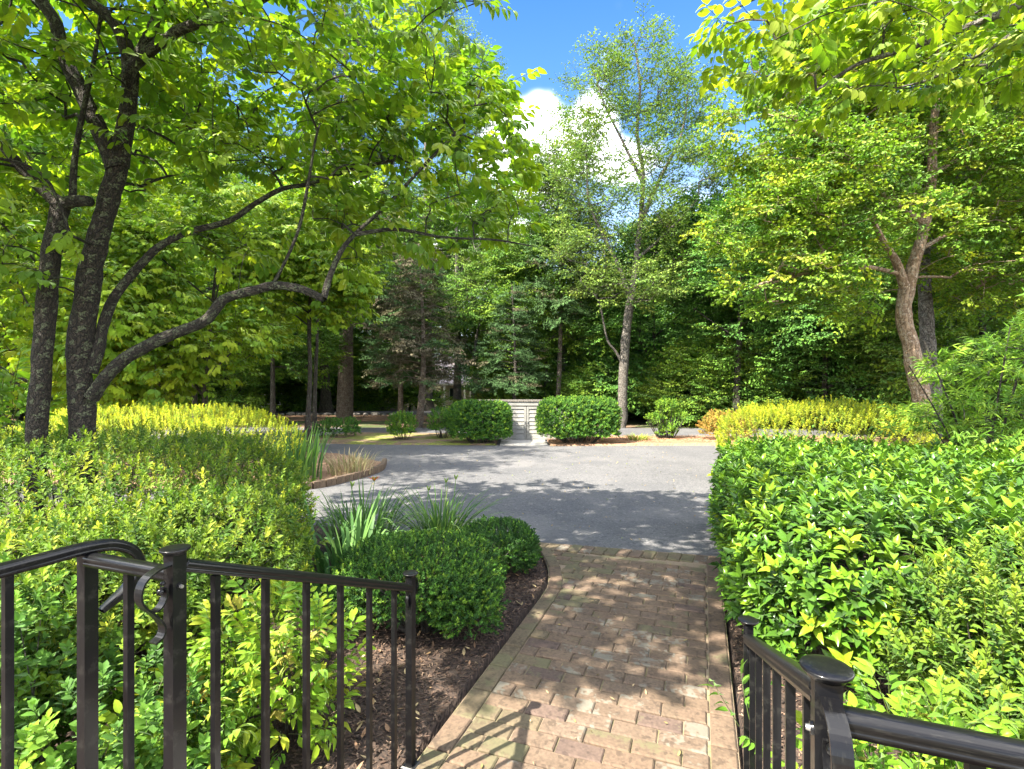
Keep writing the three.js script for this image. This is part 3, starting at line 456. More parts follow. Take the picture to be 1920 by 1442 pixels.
structure('garden_bed', sheet([...rightLine, [2.75, 7.05], [3.62, 9], [4.6, 10.6], [8, 11.6], [16, 12], [16, -4], [0.9, -4], [0.62, 0.9]], 0.012, 0.08, 0.05), M.mulch, 'mulched bed under the glossy hedge right of the brick path', 'garden bed');
structure('garden_bed', sheet([...bend([[-2.75, 11.2], [-2.62, 10.2], [-2.9, 9.2], [-3.35, 8.45], [-5, 8.2]], 12), [-12, 9.5], [-24, 11.4], [-24, 14], [-8, 13.9], [-4.2, 12.6]], 0.03, 0.1, 0.06), M.straw, 'pale straw-covered island bed left of the driveway', 'garden bed');
structure('garden_bed', sheet([...bend([[-6.8, 16.4], [-6.2, 15.3], [-4.5, 14.7], [-0.36, 14.45]], 12), [-0.36, 17.7], [-5.6, 18.3]], 0.03, 0.1, 0.18), M.moss, 'mossy verge in front of the small shrubs across the driveway', 'verge');
structure('garden_bed', sheet([[1.02, 14.35], [4, 14.4], [9, 14.6], [14, 14.4], [14, 16.4], [4, 16.75], [1.02, 17.2]], 0.035, 0.1, 0.12), M.straw, 'orange pine-straw strip right of the white enclosure', 'verge');
structure('concrete_pad', sheet([[-0.34, 14.5], [1.0, 14.4], [1.0, 17.3], [-0.34, 17.6]], 0.02, 0.08, 0.01), M.concrete, 'pale concrete pad in front of the white doors', 'pad');
structure('garden_bed', sheet([[-30, 24.5], [-14, 24.6], [-5, 24.8], [-2, 26], [-4, 28.3], [-14, 28.6], [-30, 28.4]], 0.01, 0.1, 0.3), M.straw, 'reddish mulch strip round the foot of the large pine', 'verge');

// ---------------------------------------------------------------- brick path, laid brick by brick
{
  const rng = rngOf(77), root = structure('brick_path', sheet([...leftLine.map((p) => p), path(3.25, -0.50), path(pathEnd(PW) + 0.02, PW), path(-0.42, PW)], 0.012), M.sand, 'curving walk of worn brown bricks leading to the driveway', 'path');
  const lay = (s, w, ls, lw, mat, turn = 0) => {
    const [x, D] = path(s, w), b = new Buf(), e = () => (rng() - 0.5) * 0.003;
    b.box(0, 0, 0, lw / 2 + e(), 0.02, ls / 2 + e(), 0.0065, null, 0, 0); const uo = rng(), vo = rng(), tw = rng() < 0.5; for (let k = 0; k < b.u.length / 2; k++) { const px = b.p[k * 3] + b.p[k * 3 + 1] * 0.7, pz = b.p[k * 3 + 2] + b.p[k * 3 + 1] * 0.7; b.u[2 * k] = (tw ? px : pz) + uo; b.u[2 * k + 1] = (tw ? pz : px) + vo; }
    const g = b.build().toNonIndexed(); g.computeVertexNormals(); const m = mesh('brick', g, mat, root); m.position.set(x, 0.001 + rng() * 0.008, -D); m.rotation.set((rng() - 0.5) * 0.022, Math.atan2(-PA[0], PA[1]) + turn + (rng() - 0.5) * 0.022, (rng() - 0.5) * 0.018);
  };
  const choose = (s, w) => { const r = rng(), l = fbm(s * 0.9 + 3, w * 1.4 + 8, 1, 2); if (r < 0.045) return M.brick[3]; if (w < 0.3 && r < 0.4) return M.brick[4]; if (l > 0.45 && s > 0.3 && r < 0.5) return M.brick[2]; if (r < 0.65) return M.brick[1]; return M.brick[r < 0.93 ? 0 : 5]; };
  const BL = 0.221, BR = 0.110, J = 0.007, EW = 0.118;
  for (let s = -0.3; s < 3.0; s += 0.25) { const a = Math.atan2(leftEdge(s + 0.125) - leftEdge(s - 0.125), 0.25); lay(s, leftEdge(s) + EW / 2 + 0.004, (0.25 - J) / Math.cos(a), EW - J, rng() < 0.6 ? M.brick[4] : M.brick[5], -a); }
  for (let s = -0.34; s < 3.3; s += 0.25) lay(s, PW - EW / 2 - 0.004, 0.25 - J, EW - J, rng() < 0.3 ? M.brick[5] : M.brick[0]);
  let row = 0;
  for (let s = -0.36; s < 3.05; s += BR, row++) {
    let w = leftEdge(s) + EW + 0.004; const end = PW - EW - 0.004; let first = (row % 2 ? 0.5 : 1) * BL - (rng() * 0.02);
    if (w > 0.1) first = (row % 2 ? 0.5 : 1) * BL; else { const k = Math.ceil((w - 0.122) / (BL / 2)); first = ((row % 2 ? 0.5 : 1) * BL + 10 * BL - (w - 0.122)) % BL || BL; }
    while (w < end - 0.03) { const l = Math.min(first, end - w); if (l > 0.05) lay(s, w + l / 2, BR - J, l - J, choose(s, w)); w += l; first = BL; }
  }
  for (let w = -0.44; w < PW; w += 0.121) lay(pathEnd(w) - 0.115, w + 0.06, 0.222, 0.114, rng() < 0.5 ? M.brick[4] : M.brick[1], -0.1);
}
// plain steps below the viewer, carrying the railings
{
  const turn = Math.atan2(-0.369, 0.93), geo = (hz, h) => new Buf().box(0, h / 2, 0, 0.80, h / 2, hz, 0.012).build(), ax = [0.369, 0.93], mid = [(-0.84 + 0.454) / 2, (1.29 + 0.747) / 2];
  const st = thing('door_step', 'plain concrete steps between the two black railings at the house door', 'steps', V(0, 0, 0)); st.userData.kind = 'structure';
  [[0.72, 0.17], [0.3, 0.34], [-0.1, 0.51]].forEach(([s, h], k) => { const hz = [0.21, 0.2, 1.1][k], c = s - hz, m = mesh('step', geo(hz - 0.001, h), M.concrete, st); m.position.set(mid[0] + ax[0] * c, -0.02, -(mid[1] + ax[1] * c)); m.rotation.y = turn; });
}

// ---------------------------------------------------------------- litter on the beds
{
  const rng = rngOf(91), chip = new Buf().box(0, 0, 0, 0.01, 0.0015, 0.0024, 0).build(), dead = leafBuf({ len: 0.04, wid: 0.017, rows: 3, fold: 0.6, curl: -0.5 }).build();
  const put = (name, geo, n, where, pal, label, s0 = 0.6, s1 = 1.4) => {
    const im = new THREE.InstancedMesh(geo, std({ roughness: 1 }), n), e = new THREE.Euler(), q = new THREE.Quaternion(), m = new THREE.Matrix4(), c = new THREE.Color(); im.name = numbered(name);
    for (let k = 0; k < n; k++) { const [x, D, y] = where(), s = s0 + rng() * (s1 - s0); q.setFromEuler(e.set((rng() - 0.5) * 0.9, rng() * 6.28, (rng() - 0.5) * 0.9)); im.setMatrixAt(k, m.compose(V(x, (y ?? 0.014) + 0.008 * rng(), -D), q, V(s, s, s))); const p = pal[Math.floor(rng() * pal.length)], b = 0.7 + 0.6 * rng(); im.setColorAt(k, c.setRGB(p[0] * b, p[1] * b, p[2] * b)); }
    im.castShadow = im.receiveShadow = true; tag(im, label, 'litter', null, 'stuff'); scene.add(im);
  };
  const pal = [[0.07, 0.043, 0.03], [0.045, 0.029, 0.021], [0.10, 0.064, 0.045], [0.025, 0.017, 0.014], [0.14, 0.095, 0.066]];
  const leftOf = () => { const s = -0.9 + rng() * 4.1, [x, D] = path(s, leftEdge(s) - 0.03 - Math.pow(rng(), 0.9) * 1.5); return [x, D]; };
  put('mulch', chip, 16000, leftOf, pal, 'shredded bark mulch around the low round boxwoods');
  put('mulch', chip, 6000, () => { const s = -1.2 + rng() * 4.4; return path(s, PW + 0.03 + Math.pow(rng(), 1.3) * 0.9); }, pal.concat([[0.26, 0.17, 0.12]]), 'reddish mulch chips along the right edge of the path');
  put('fallen_leaves', dead, 450, leftOf, [[0.28, 0.18, 0.09], [0.2, 0.12, 0.07], [0.35, 0.27, 0.14]], 'dry fallen leaves on the mulch left of the path');
  put('fallen_leaves', dead, 500, () => [-3 + rng() * 7, 5.6 + rng() * 9, -0.006], [[0.3, 0.22, 0.12], [0.2, 0.16, 0.06], [0.16, 0.2, 0.05]], 'scattered small leaves lying on the asphalt', 0.5, 1);
  put('fallen_leaves', dead, 60, () => { const s = rng() * 3.1; return [...path(s, 0.1 + rng() * 1.2), 0.028]; }, [[0.3, 0.22, 0.12], [0.2, 0.16, 0.06]], 'small dry leaf bits lying on the brick path', 0.3, 0.7);
  put('pine_straw', new Buf().box(0, 0, 0, 0.07, 0.0015, 0.0022, 0).build(), 5000, () => [1.1 + rng() * 9, 14.8 + rng() * 1.9, 0.045], [[0.36, 0.2, 0.11], [0.28, 0.15, 0.08], [0.42, 0.27, 0.16]], 'loose orange pine needles across the driveway');
}
// ---------------------------------------------------------------- wrought iron railings
const RA = V(0.369, 0, -0.93).normalize(), RB = V(0.93, 0, 0.369).normalize(), YR = Math.atan2(-RA.x, -RA.z);
const railProfile = [[-0.021, 0], [0.021, 0], [0.021, 0.009], [0.0175, 0.013], [0.0225, 0.02], [0.0195, 0.029], [0.011, 0.034], [0, 0.0355], [-0.011, 0.034], [-0.0195, 0.029], [-0.0225, 0.02], [-0.0175, 0.013], [-0.021, 0.009]].map(([x, y]) => [x * 0.84, y * 0.9]);
function squarePost(parent, name, x, z, y0, y1, w) { const g = new Buf().box(0, (y0 + y1) / 2, 0, w / 2, (y1 - y0) / 2, w / 2, 0.0015).build().toNonIndexed(); g.computeVertexNormals(); const m = mesh(name, g, M.iron, parent); m.position.set(x, 0, z); m.rotation.y = YR; return m; }
function cap(parent, x, y, z, r) { const g = new THREE.LatheGeometry([[0.0001, -0.011], [r * 0.74, -0.011], [r * 0.8, -0.006], [r * 0.98, -0.002], [r, 0.001], [r * 0.96, 0.0035], [r * 0.6, 0.006], [0.0001, 0.0068]].map(([a, b]) => new THREE.Vector2(a, b)), 36); const m = mesh('post_cap', g, M.iron, parent); m.position.set(x, y, z); }
const flatBar = (w, t) => [[-w / 2, -t / 2], [w / 2, -t / 2], [w / 2, t / 2], [-w / 2, t / 2]];
function scroll(parent, x, z, dir, pts, w, t, name = 'scroll') { // pts: [distance along dir, height]
  const c = curve(pts.map(([u, y]) => V(x + dir.x * u, y, z + dir.z * u)), 40), side = V(-dir.z, 0, dir.x), b = new Buf(); let prev = -1;
  for (let k = 0; k < c.length; k++) { const T = c[Math.min(k + 1, c.length - 1)].clone().sub(c[Math.max(k - 1, 0)]).normalize(), N = V(0, 0, 0).crossVectors(T, side).normalize(), o = b.n; for (const [p, q] of flatBar(w, t)) { const v = c[k].clone().addScaledVector(side, p).addScaledVector(N, q); b.v(v.x, v.y, v.z, p * 8, k * 0.01); } if (prev >= 0) for (let j = 0; j < 4; j++) { const l = (j + 1) % 4; b.q(prev + j, prev + l, o + l, o + j); } prev = o; }
  const last = b.n - 4; b.q(0, 3, 2, 1); b.q(last, last + 1, last + 2, last + 3);
  const g = b.build().toNonIndexed(); g.computeVertexNormals(); return mesh(name, g, M.iron, parent);
}
const stepY = (s) => s > 0.72 ? 0 : s > 0.3 ? 0.15 : 0.32;
function flight(root, N, S, yN, yS) {   // newel N, lower post S, [x, z]
  const d = V(S[0] - N[0], 0, S[1] - N[1]), L = d.length(); d.normalize();
  squarePost(root, 'newel_post', N[0], N[1], stepY(0) - 0.02, yN - 0.008, 0.035); cap(root, N[0], yN, N[1], 0.0345);
  squarePost(root, 'newel_post', S[0], S[1], -0.05, yS - 0.008, 0.032); cap(root, S[0], yS, S[1], 0.0345);
  const base = new Buf().box(0, 0, 0, 0.032, 0.012, 0.032, 0.006).build().toNonIndexed(); base.computeVertexNormals(); const bm = mesh('base_collar', base, M.iron, root); bm.position.set(S[0], 0.018, S[1]); bm.rotation.y = YR;
  const y0 = yN - 0.06, y1 = yS - 0.075, a = V(N[0] + d.x * 0.015, y0, N[1] + d.z * 0.015), b = V(S[0] - d.x * 0.013, y1, S[1] - d.z * 0.013);
  mesh('handrail', sweep([a, a.clone().lerp(b, 0.5), b], railProfile), M.iron, root);
  for (let k = 0; k < 6; k++) { const s = L * (0.105 + k * 0.1555), y = lerp(y0, y1, s / L); squarePost(root, 'baluster', N[0] + d.x * s, N[1] + d.z * s, stepY(s) - 0.02, y + 0.004, 0.0175); }
  const back = d.clone().negate();
  scroll(root, N[0], N[1], back, [[0.015, yN - 0.034], [0.05, yN - 0.038], [0.078, yN - 0.055], [0.088, yN - 0.088], [0.078, yN - 0.115], [0.06, yN - 0.135], [0.042, yN - 0.16], [0.032, yN - 0.18], [0.036, yN - 0.2], [0.055, yN - 0.21]], 0.026, 0.0045);
  scroll(root, N[0], N[1], back, [[0.06, yN - 0.132], [0.048, yN - 0.134], [0.034, yN - 0.124], [0.026, yN - 0.1], [0.03, yN - 0.085]], 0.022, 0.004);
  for (const [u, y, r] of [[0.036, yN - 0.094, 0.0085], [0.031, yN - 0.075, 0.006]]) { const m = mesh('ball_ornament', new THREE.SphereGeometry(r, 14, 10), M.iron, root); m.position.set(N[0] + back.x * u, y, N[1] + back.z * u); }
  scroll(root, S[0], S[1], d, [[0.013, yS - 0.028], [0.03, yS - 0.03], [0.043, yS - 0.048], [0.04, yS - 0.075], [0.03, yS - 0.095], [0.016, yS - 0.12]], 0.02, 0.004);
  scroll(root, S[0] - RB.x * 0.0, S[1], d.clone().negate(), [[0.014, yS - 0.09], [0.024, yS - 0.1], [0.024, yS - 0.135], [0.021, yS - 0.142], [0.0165, yS - 0.135]], 0.012, 0.004, 'latch_hook');
  return { d, y0 };
}
function bolt(root, x, y, z, n) { const p = V(x, y, z), q = new THREE.Quaternion().setFromUnitVectors(V(0, 1, 0), n), w = mesh('washer', new THREE.CylinderGeometry(0.0085, 0.0095, 0.004, 16), M.iron, root); w.position.copy(p); w.quaternion.copy(q); const h = mesh('bolt', new THREE.CylinderGeometry(0.0045, 0.0055, 0.006, 6), M.steel, root); h.position.copy(p).addScaledVector(n, 0.0045); h.quaternion.copy(q); }
M.steel = new THREE.MeshStandardMaterial({ color: new THREE.Color().setRGB(0.35, 0.34, 0.32), metalness: 0.9, roughness: 0.4, side: THREE.DoubleSide });
{
  const r = thing('stair_railing', 'black wrought iron railing with slim balusters left of the brick path', 'railing', V(0, 0, 0)), N = [-0.84, -1.29], S = [-0.447, -2.28];
  flight(r, N, S, 1.29, 0.868); bolt(r, N[0] + RB.x * 0.019, 1.2, N[1] + RB.z * 0.019, RB);
  const E = V(-1.163, 0, -1.418);
  squarePost(r, 'corner_post', E.x, E.z, 0.3, 1.238, 0.034);
  mesh('handrail', sweep([V(E.x + RB.x * 0.01, 1.209, E.z + RB.z * 0.01), V(N[0] - RB.x * 0.015, 1.212, N[1] - RB.z * 0.015)], railProfile), M.iron, r);
  squarePost(r, 'baluster', -0.84 - RB.x * 0.176, -1.29 - RB.z * 0.176, 0.3, 1.214, 0.0175);
  // landing rail that runs back towards the house and curls over at its end
  const pl = [V(E.x - RA.x * 1.2, 1.238, E.z - RA.z * 1.2), V(E.x - RA.x * 0.5, 1.238, E.z - RA.z * 0.5), V(E.x - RA.x * 0.12, 1.238, E.z - RA.z * 0.12), V(E.x, 1.238, E.z), V(E.x + RA.x * 0.06, 1.228, E.z + RA.z * 0.06), V(E.x + RA.x * 0.105, 1.198, E.z + RA.z * 0.105), V(E.x + RA.x * 0.12, 1.158, E.z + RA.z * 0.12), V(E.x + RA.x * 0.1, 1.118, E.z + RA.z * 0.1), V(E.x + RA.x * 0.062, 1.092, E.z + RA.z * 0.062), V(E.x + RA.x * 0.03, 1.072, E.z + RA.z * 0.03)];
  const cp = curve(pl, 60), b = new Buf(); let prev = -1; cp.forEach((p, k) => { const T = cp[Math.min(k + 1, cp.length - 1)].clone().sub(cp[Math.max(k - 1, 0)]).normalize(), U = V(0, 0, 0).crossVectors(RB, T).normalize(); if (k === 0 && U.y < 0) U.negate(); const o = b.n, s = k > 44 ? lerp(1, 0.55, (k - 44) / 16) : 1; for (const [x, y] of railProfile) { const v = p.clone().addScaledVector(RB, x * s).addScaledVector(V(0, 0, 0).crossVectors(RB, T).normalize(), y * s); b.v(v.x, v.y, v.z, x * 4, k * 0.03); } if (prev >= 0) for (let j = 0; j < railProfile.length; j++) { const l = (j + 1) % railProfile.length; b.q(prev + j, prev + l, o + l, o + j); } prev = o; });
  mesh('handrail', b.build(), M.iron, r);
  for (let k = 1; k < 7; k++) squarePost(r, 'baluster', E.x - RA.x * k * 0.172, E.z - RA.z * k * 0.172, 0.3, 1.24, 0.0175);
}
{
  const r = thing('stair_railing', 'black wrought iron railing with round post caps beside the glossy hedge', 'railing', V(0, 0, 0)), N = [0.454, -0.747], S = [0.836, -1.83];
  flight(r, N, S, 1.29, 0.866); bolt(r, N[0] - RB.x * 0.019, 1.2, N[1] - RB.z * 0.019, RB.clone().negate());
  mesh('handrail', sweep([V(N[0] + RB.x * 0.015, 1.207, N[1] + RB.z * 0.015), V(N[0] + RB.x * 0.9, 1.207, N[1] + RB.z * 0.9)], railProfile), M.iron, r);
  for (let k = 1; k < 6; k++) squarePost(r, 'baluster', N[0] + RB.x * k * 0.17, N[1] + RB.z * k * 0.17, 0.3, 1.21, 0.0175);
}

// ---------------------------------------------------------------- white enclosure with boarded doors
{
  M.paint = std({ map: tex(256, (u, v) => { const g = F(u, v, 6, 5, 3), s = vnoise(u * 90, v * 5, 4), d = smooth(0.6, 0.75, F(u, v, 14, 4, 8)); return mix3([0.27, 0.265, 0.245].map((x) => x * (0.85 + 0.2 * g + 0.06 * s)), [0.15, 0.15, 0.13], d * 0.6); }, true, 1), roughness: 0.7 });
  M.hole = std({ color: new THREE.Color().setRGB(0.06, 0.055, 0.05), roughness: 1 });
  const D = 15.75, g = thing('bin_enclosure', 'low white boarded enclosure with double doors between two clipped hedges', 'enclosure', V(0.4, 0, -D)), H = 1.2, bx = (n, x, y, z, hx, hy, hz, p = g, m = M.paint, ch = 0.006) => mesh(n, new Buf().box(x, y, z, hx, hy, hz, ch).build().toNonIndexed(), m, p);
  const fix = (m) => { m.geometry.computeVertexNormals(); return m; };
  for (const x of [-1.6, 1.8]) fix(bx('side_wall', x, 0.56, -0.75, 0.03, 0.56, 0.8)); fix(bx('rear_wall', 0.1, 0.56, -1.5, 1.66, 0.56, 0.03));
  fix(bx('lid', 0.1, H - 0.012, -0.74, 1.7, 0.012, 0.81, g, M.barkGrey)); fix(bx('header', 0.1, 1.11, 0.02, 1.66, 0.05, 0.03));
  for (const x of [-0.66, 0.73]) fix(bx('jamb', x, 0.52, 0.02, 0.035, 0.515, 0.03));
  for (const [x0, x1] of [[-1.6, -0.7], [0.77, 1.8]]) for (let k = 0; k < 8; k++) { const m = fix(bx('board', 0, 0, 0, (x1 - x0) / 2 - 0.004, 0.066, 0.011)); m.position.set((x0 + x1) / 2, 0.1 + k * 0.125, 0.01); m.rotation.x = -0.13; }
  for (const [x0, x1, h] of [[-0.62, 0.03, 0], [0.045, 0.69, 1]]) {
    const door = fix(bx('door', (x0 + x1) / 2, 0.525, -0.012, (x1 - x0) / 2, 0.5, 0.008, g, M.paint));
    for (const x of [x0 + 0.03, x1 - 0.03]) fix(bx('stile', x, 0.525, 0.022, 0.03, 0.5, 0.02, door));
    for (const y of [0.06, 0.99]) fix(bx('rail', (x0 + x1) / 2, y, 0.02, (x1 - x0) / 2 - 0.062, 0.034, 0.018, door));
    for (let k = 0; k < 7; k++) { const m = fix(bx('board', 0, 0, 0, (x1 - x0) / 2 - 0.064, 0.064, 0.01, door)); m.position.set((x0 + x1) / 2, 0.157 + k * 0.122, 0.012); m.rotation.x = -0.16; }
    fix(bx('latch', h ? x0 + 0.03 : x1 - 0.03, 0.56, 0.055, 0.012, 0.03, 0.012, door, M.steel));
  }
}
// brick edging round the island bed
{
  const g = thing('brick_edging', 'single row of reddish edging bricks round the island bed', 'edging', V(0, 0, 0)), c = new THREE.CatmullRomCurve3([[-2.75, 11.2], [-2.62, 10.2], [-2.9, 9.2], [-3.35, 8.45], [-5, 8.2]].map(([x, d]) => V(x, 0, -d))), L = c.getLength(), n = Math.floor(L / 0.22), geo = new Buf().box(0, 0, 0, 0.045, 0.075, 0.104, 0.006).build().toNonIndexed(); geo.computeVertexNormals(); const rng = rngOf(8);
  for (let k = 0; k < n; k++) { const p = c.getPointAt((k + 0.5) / n), t = c.getTangentAt((k + 0.5) / n), m = mesh('brick', geo, M.brick[rng() < 0.5 ? 0 : 5], g); m.position.set(p.x, 0.028 + rng() * 0.01, p.z); m.rotation.y = Math.atan2(t.x, t.z); }
}
// far house seen between the trunks
{
  const D = 52, y0 = groundY(-5, D) - 0.1, g = thing('house', 'cream house with a wide grey-pink roof glimpsed between the trunks', 'house', V(-4.5, y0, -D));
  M.wall = std({ color: new THREE.Color().setRGB(0.62, 0.52, 0.36), roughness: 0.9 }); M.roof = std({ map: tex(256, (u, v) => { const s = vnoise(u * 20, v * 40, 3, 0), g = F(u, v, 16, 4, 2); return [0.30 + 0.12 * s, 0.255 + 0.1 * s, 0.25 + 0.1 * s].map((x) => x * (0.8 + 0.4 * g)); }, true, 0.5), roughness: 0.95 });
  M.glass = new THREE.MeshPhysicalMaterial({ color: new THREE.Color().setRGB(0.04, 0.05, 0.055), roughness: 0.08, side: THREE.DoubleSide }); M.trim = std({ color: new THREE.Color().setRGB(0.7, 0.66, 0.55), roughness: 0.7 }); M.door = std({ color: new THREE.Color().setRGB(0.36, 0.12, 0.045), roughness: 0.6 });
  const bx = (n, x, y, z, hx, hy, hz, m, p = g) => { const e = new Buf().box(x, y, z, hx, hy, hz, 0.01).build().toNonIndexed(); e.computeVertexNormals(); return mesh(n, e, m, p); };
  bx('wall', 0, 1.2, -4, 8, 1.3, 4, M.wall);
  const rf = new Buf(), a = [[-8.7, 2.45, 0.8], [8.7, 2.45, 0.8], [8.7, 2.45, -8.8], [-8.7, 2.45, -8.8], [-5.5, 5.0, -4], [5.5, 5.0, -4]].map((p) => [...p]); const fc = (...k) => { const i = k.map((j) => rf.v(...a[j], a[j][0], a[j][2] + a[j][1])); if (i.length === 4) rf.q(...i); else rf.t(...i); }; fc(0, 1, 5, 4); fc(1, 2, 5); fc(2, 3, 4, 5); fc(3, 0, 4); fc(0, 3, 2, 1);
  const rg = rf.build().toNonIndexed(); rg.computeVertexNormals(); mesh('roof', rg, M.roof, g); bx('fascia', 0, 2.36, 0.76, 8.7, 0.09, 0.03, M.trim);
  for (const x of [-5.6, -3.2, -1.2, 2.6, 5.2]) { const w = bx('window', x, 1.35, 0.02, 0.62, 0.72, 0.05, M.trim); for (const sx of [-0.29, 0.29]) bx('pane', x + sx, 1.35, 0.06, 0.25, 0.6, 0.03, M.glass, w); }
  bx('door', 1.15, 1.0, 0.04, 0.5, 1.05, 0.05, M.door); for (const x of [-2.2, -0.2, 0.4, 1.9]) bx('porch_post', x, 1.15, 0.7, 0.08, 1.25, 0.08, M.trim);
}
{
  const mk = (x, D, w, label, wall) => { const y0 = groundY(x, D) - 0.1, g = thing('house', label, 'house', V(x, y0, -D)), e = new Buf().box(0, 1.3, 0, w, 1.4, 3, 0.01).build().toNonIndexed(); e.computeVertexNormals(); mesh('wall', e, wall, g); const b = new Buf(), a = [[-w - 0.5, 2.6, 3.5], [w + 0.5, 2.6, 3.5], [w + 0.5, 2.6, -3.5], [-w - 0.5, 2.6, -3.5], [-w + 2, 4.4, 0], [w - 2, 4.4, 0]], fc = (...k) => { const i = k.map((j) => b.v(...a[j], a[j][0], a[j][2] + a[j][1])); if (i.length === 4) b.q(...i); else b.t(...i); }; fc(0, 1, 5, 4); fc(1, 2, 5); fc(2, 3, 4, 5); fc(3, 0, 4); fc(0, 3, 2, 1); const rg = b.build().toNonIndexed(); rg.computeVertexNormals(); mesh('roof', rg, M.roof, g); for (const k of [-0.5, 0.1, 0.6]) { const f = new Buf().box(k * w, 1.3, 3.02, 0.6, 0.7, 0.05, 0.01).build().toNonIndexed(); f.computeVertexNormals(); const o = mesh('window', f, M.trim, g), q = new Buf().box(k * w, 1.3, 3.07, 0.5, 0.6, 0.02, 0).build(); mesh('pane', q, M.glass, o); } };
  mk(-27, 50, 5, 'pale grey house glimpsed through the woodland far left', std({ color: new THREE.Color().setRGB(0.55, 0.54, 0.52), roughness: 0.9 }));
  mk(10.5, 44, 4.5, 'pinkish brick house glimpsed behind the tall pale-limbed tree', std({ color: new THREE.Color().setRGB(0.42, 0.27, 0.21), roughness: 0.9 }));
}
// stones along the side road
{
  const rng = rngOf(17), mat = std({ map: tex(128, (u, v) => { const g = F(u, v, 10, 4, 3); return [0.17 + 0.16 * g, 0.16 + 0.14 * g, 0.145 + 0.13 * g]; }, true, 1), roughness: 0.95 }), geos = [0, 1, 2, 3].map((s) => { const g = new THREE.IcosahedronGeometry(1, 2), p = g.attributes.position; for (let k = 0; k < p.count; k++) { const v = V(p.getX(k), p.getY(k), p.getZ(k)), r = 0.75 + 0.5 * fbm(v.x * 1.4 + s * 9, v.y * 1.4, v.z * 1.4, 3); p.setXYZ(k, v.x * r, v.y * r * 0.6, v.z * r); } g.computeVertexNormals(); return g; });
  for (let k = 0; k < 26; k++) { const m = mesh(numbered('edging_stone'), geos[k % 4], mat, scene), s = 0.12 + 0.14 * rng(); m.position.set(-15.5 + k * 0.52 + rng() * 0.2, s * 0.2, -(28.4 + rng() * 0.5)); m.scale.set(s * 1.4, s, s); m.rotation.y = rng() * 6; tag(m, 'pale rough stone in the row edging the side road behind the pine', 'stone', 'stones edging the side road'); }
}
// ---------------------------------------------------------------- near garden, left
shrub('azalea_bush', 'wide loose light-green azalea filling the bed behind the left railing', 'shrub', { seed: 301, base: G(-3.2, 3.9), sp: SP.azalea, mix: [4, 4, 0.7], scale: 1.0, up: 0.6, out: 0.6, wild: 1.3, foot: 0.6, stemShare: 0.05, stemR: 0.007, singles: 290, tone: [4, 3, 4, 2, 1.6],
  shells: [
    { c: V(-4.05, 0.62, -4.5), r: [2.05, 0.6, 1.7], k: 2.6, n: 5200, depth: 0.16, lump: 0.12, lumpF: 1.6 },
    { c: V(-2.1, 0.48, -3.3), r: [0.72, 0.46, 0.85], k: 2.4, n: 2000, depth: 0.18, lump: 0.1, lumpF: 2 },
    { c: V(-2.6, 0.52, -2.6), r: [1.0, 0.46, 0.62], k: 2.4, n: 2000, depth: 0.18, lump: 0.1, lumpF: 2 },
    { c: V(-2.4, 0.46, -4.4), r: [0.6, 0.44, 0.8], k: 2.4, n: 1200, depth: 0.15, lump: 0.08 }] });
shrub('azalea_bush', 'broad-leaved green azalea low behind the corner post of the left railing', 'shrub', { seed: 302, base: G(-1.75, 1.95), sp: SP.azaleaBig, scale: 0.95, up: 0.8, out: 0.6, wild: 0.8, singles: 290, stemShare: 0.06, stemR: 0.006, tone: [4, 4, 3, 2, 2],
  shells: [{ c: V(-1.72, 0.26, -2.0), r: [0.62, 0.32, 0.36], k: 2.3, n: 620, depth: 0.2, lump: 0.09 }, { c: V(-2.1, 0.5, -2.0), r: [0.34, 0.42, 0.3], k: 2.3, n: 420, depth: 0.2, lump: 0.09 }] });
shrub('nandina_bush', 'bright lime-green nandina with red-tinted leaves behind the left balusters', 'shrub', { seed: 303, base: G(-1.1, 2.3), sp: SP.nandina, scale: 1.0, up: 0.5, out: 0.7, wild: 1.2, singles: 290, stemShare: 0.07, stemR: 0.004, foot: 0.5, tone: [4, 4, 2, 3, 0.7],
  shells: [{ c: V(-1.08, 0.36, -2.42), r: [0.33, 0.34, 0.28], k: 2.1, n: 330, depth: 0.26, lump: 0.1, lumpF: 4 }, { c: V(-1.32, 0.2, -2.15), r: [0.28, 0.24, 0.24], k: 2.1, n: 170, depth: 0.2, lump: 0.1, lumpF: 4 }] });
shrub('boxwood', 'large low clipped boxwood mound at the path edge beside the railing', 'shrub', { seed: 304, base: G(-0.62, 3.7), sp: SP.box, up: 0.2, out: 0.8, wild: 1.5, stemShare: 0.012, stemR: 0.012, foot: 0.3, wood: M.barkGrey, scale: 1.0,
  shells: [{ c: V(-0.66, 0.34, -3.72), r: [0.60, 0.25, 0.56], k: 2.5, n: 4600, depth: 0.1, lump: 0.05, lumpF: 3.5, minNy: -0.85 }, { c: V(-0.3, 0.24, -3.45), r: [0.26, 0.2, 0.3], k: 2.2, n: 900, depth: 0.1, lump: 0.05, lumpF: 4 }, { c: V(-0.66, 0.3, -3.72), r: [0.46, 0.16, 0.42], k: 2.3, n: 900, depth: 0.1, lump: 0.05 }] });
shrub('boxwood', 'smaller dark boxwood mound at the corner of path and driveway', 'shrub', { seed: 305, base: G(-0.14, 4.75), sp: SP.box, up: 0.2, out: 0.8, wild: 1.5, stemShare: 0.012, stemR: 0.01, tone: [4, 5, 1, 4, 0.3], wood: M.barkGrey,
  shells: [{ c: V(-0.14, 0.22, -4.75), r: [0.40, 0.21, 0.42], k: 2.4, n: 2600, depth: 0.08, lump: 0.04, lumpF: 4, minNy: -0.8 }, { c: V(-0.14, 0.2, -4.75), r: [0.28, 0.14, 0.3], k: 2.3, n: 400, depth: 0.08, lump: 0.04 }] });
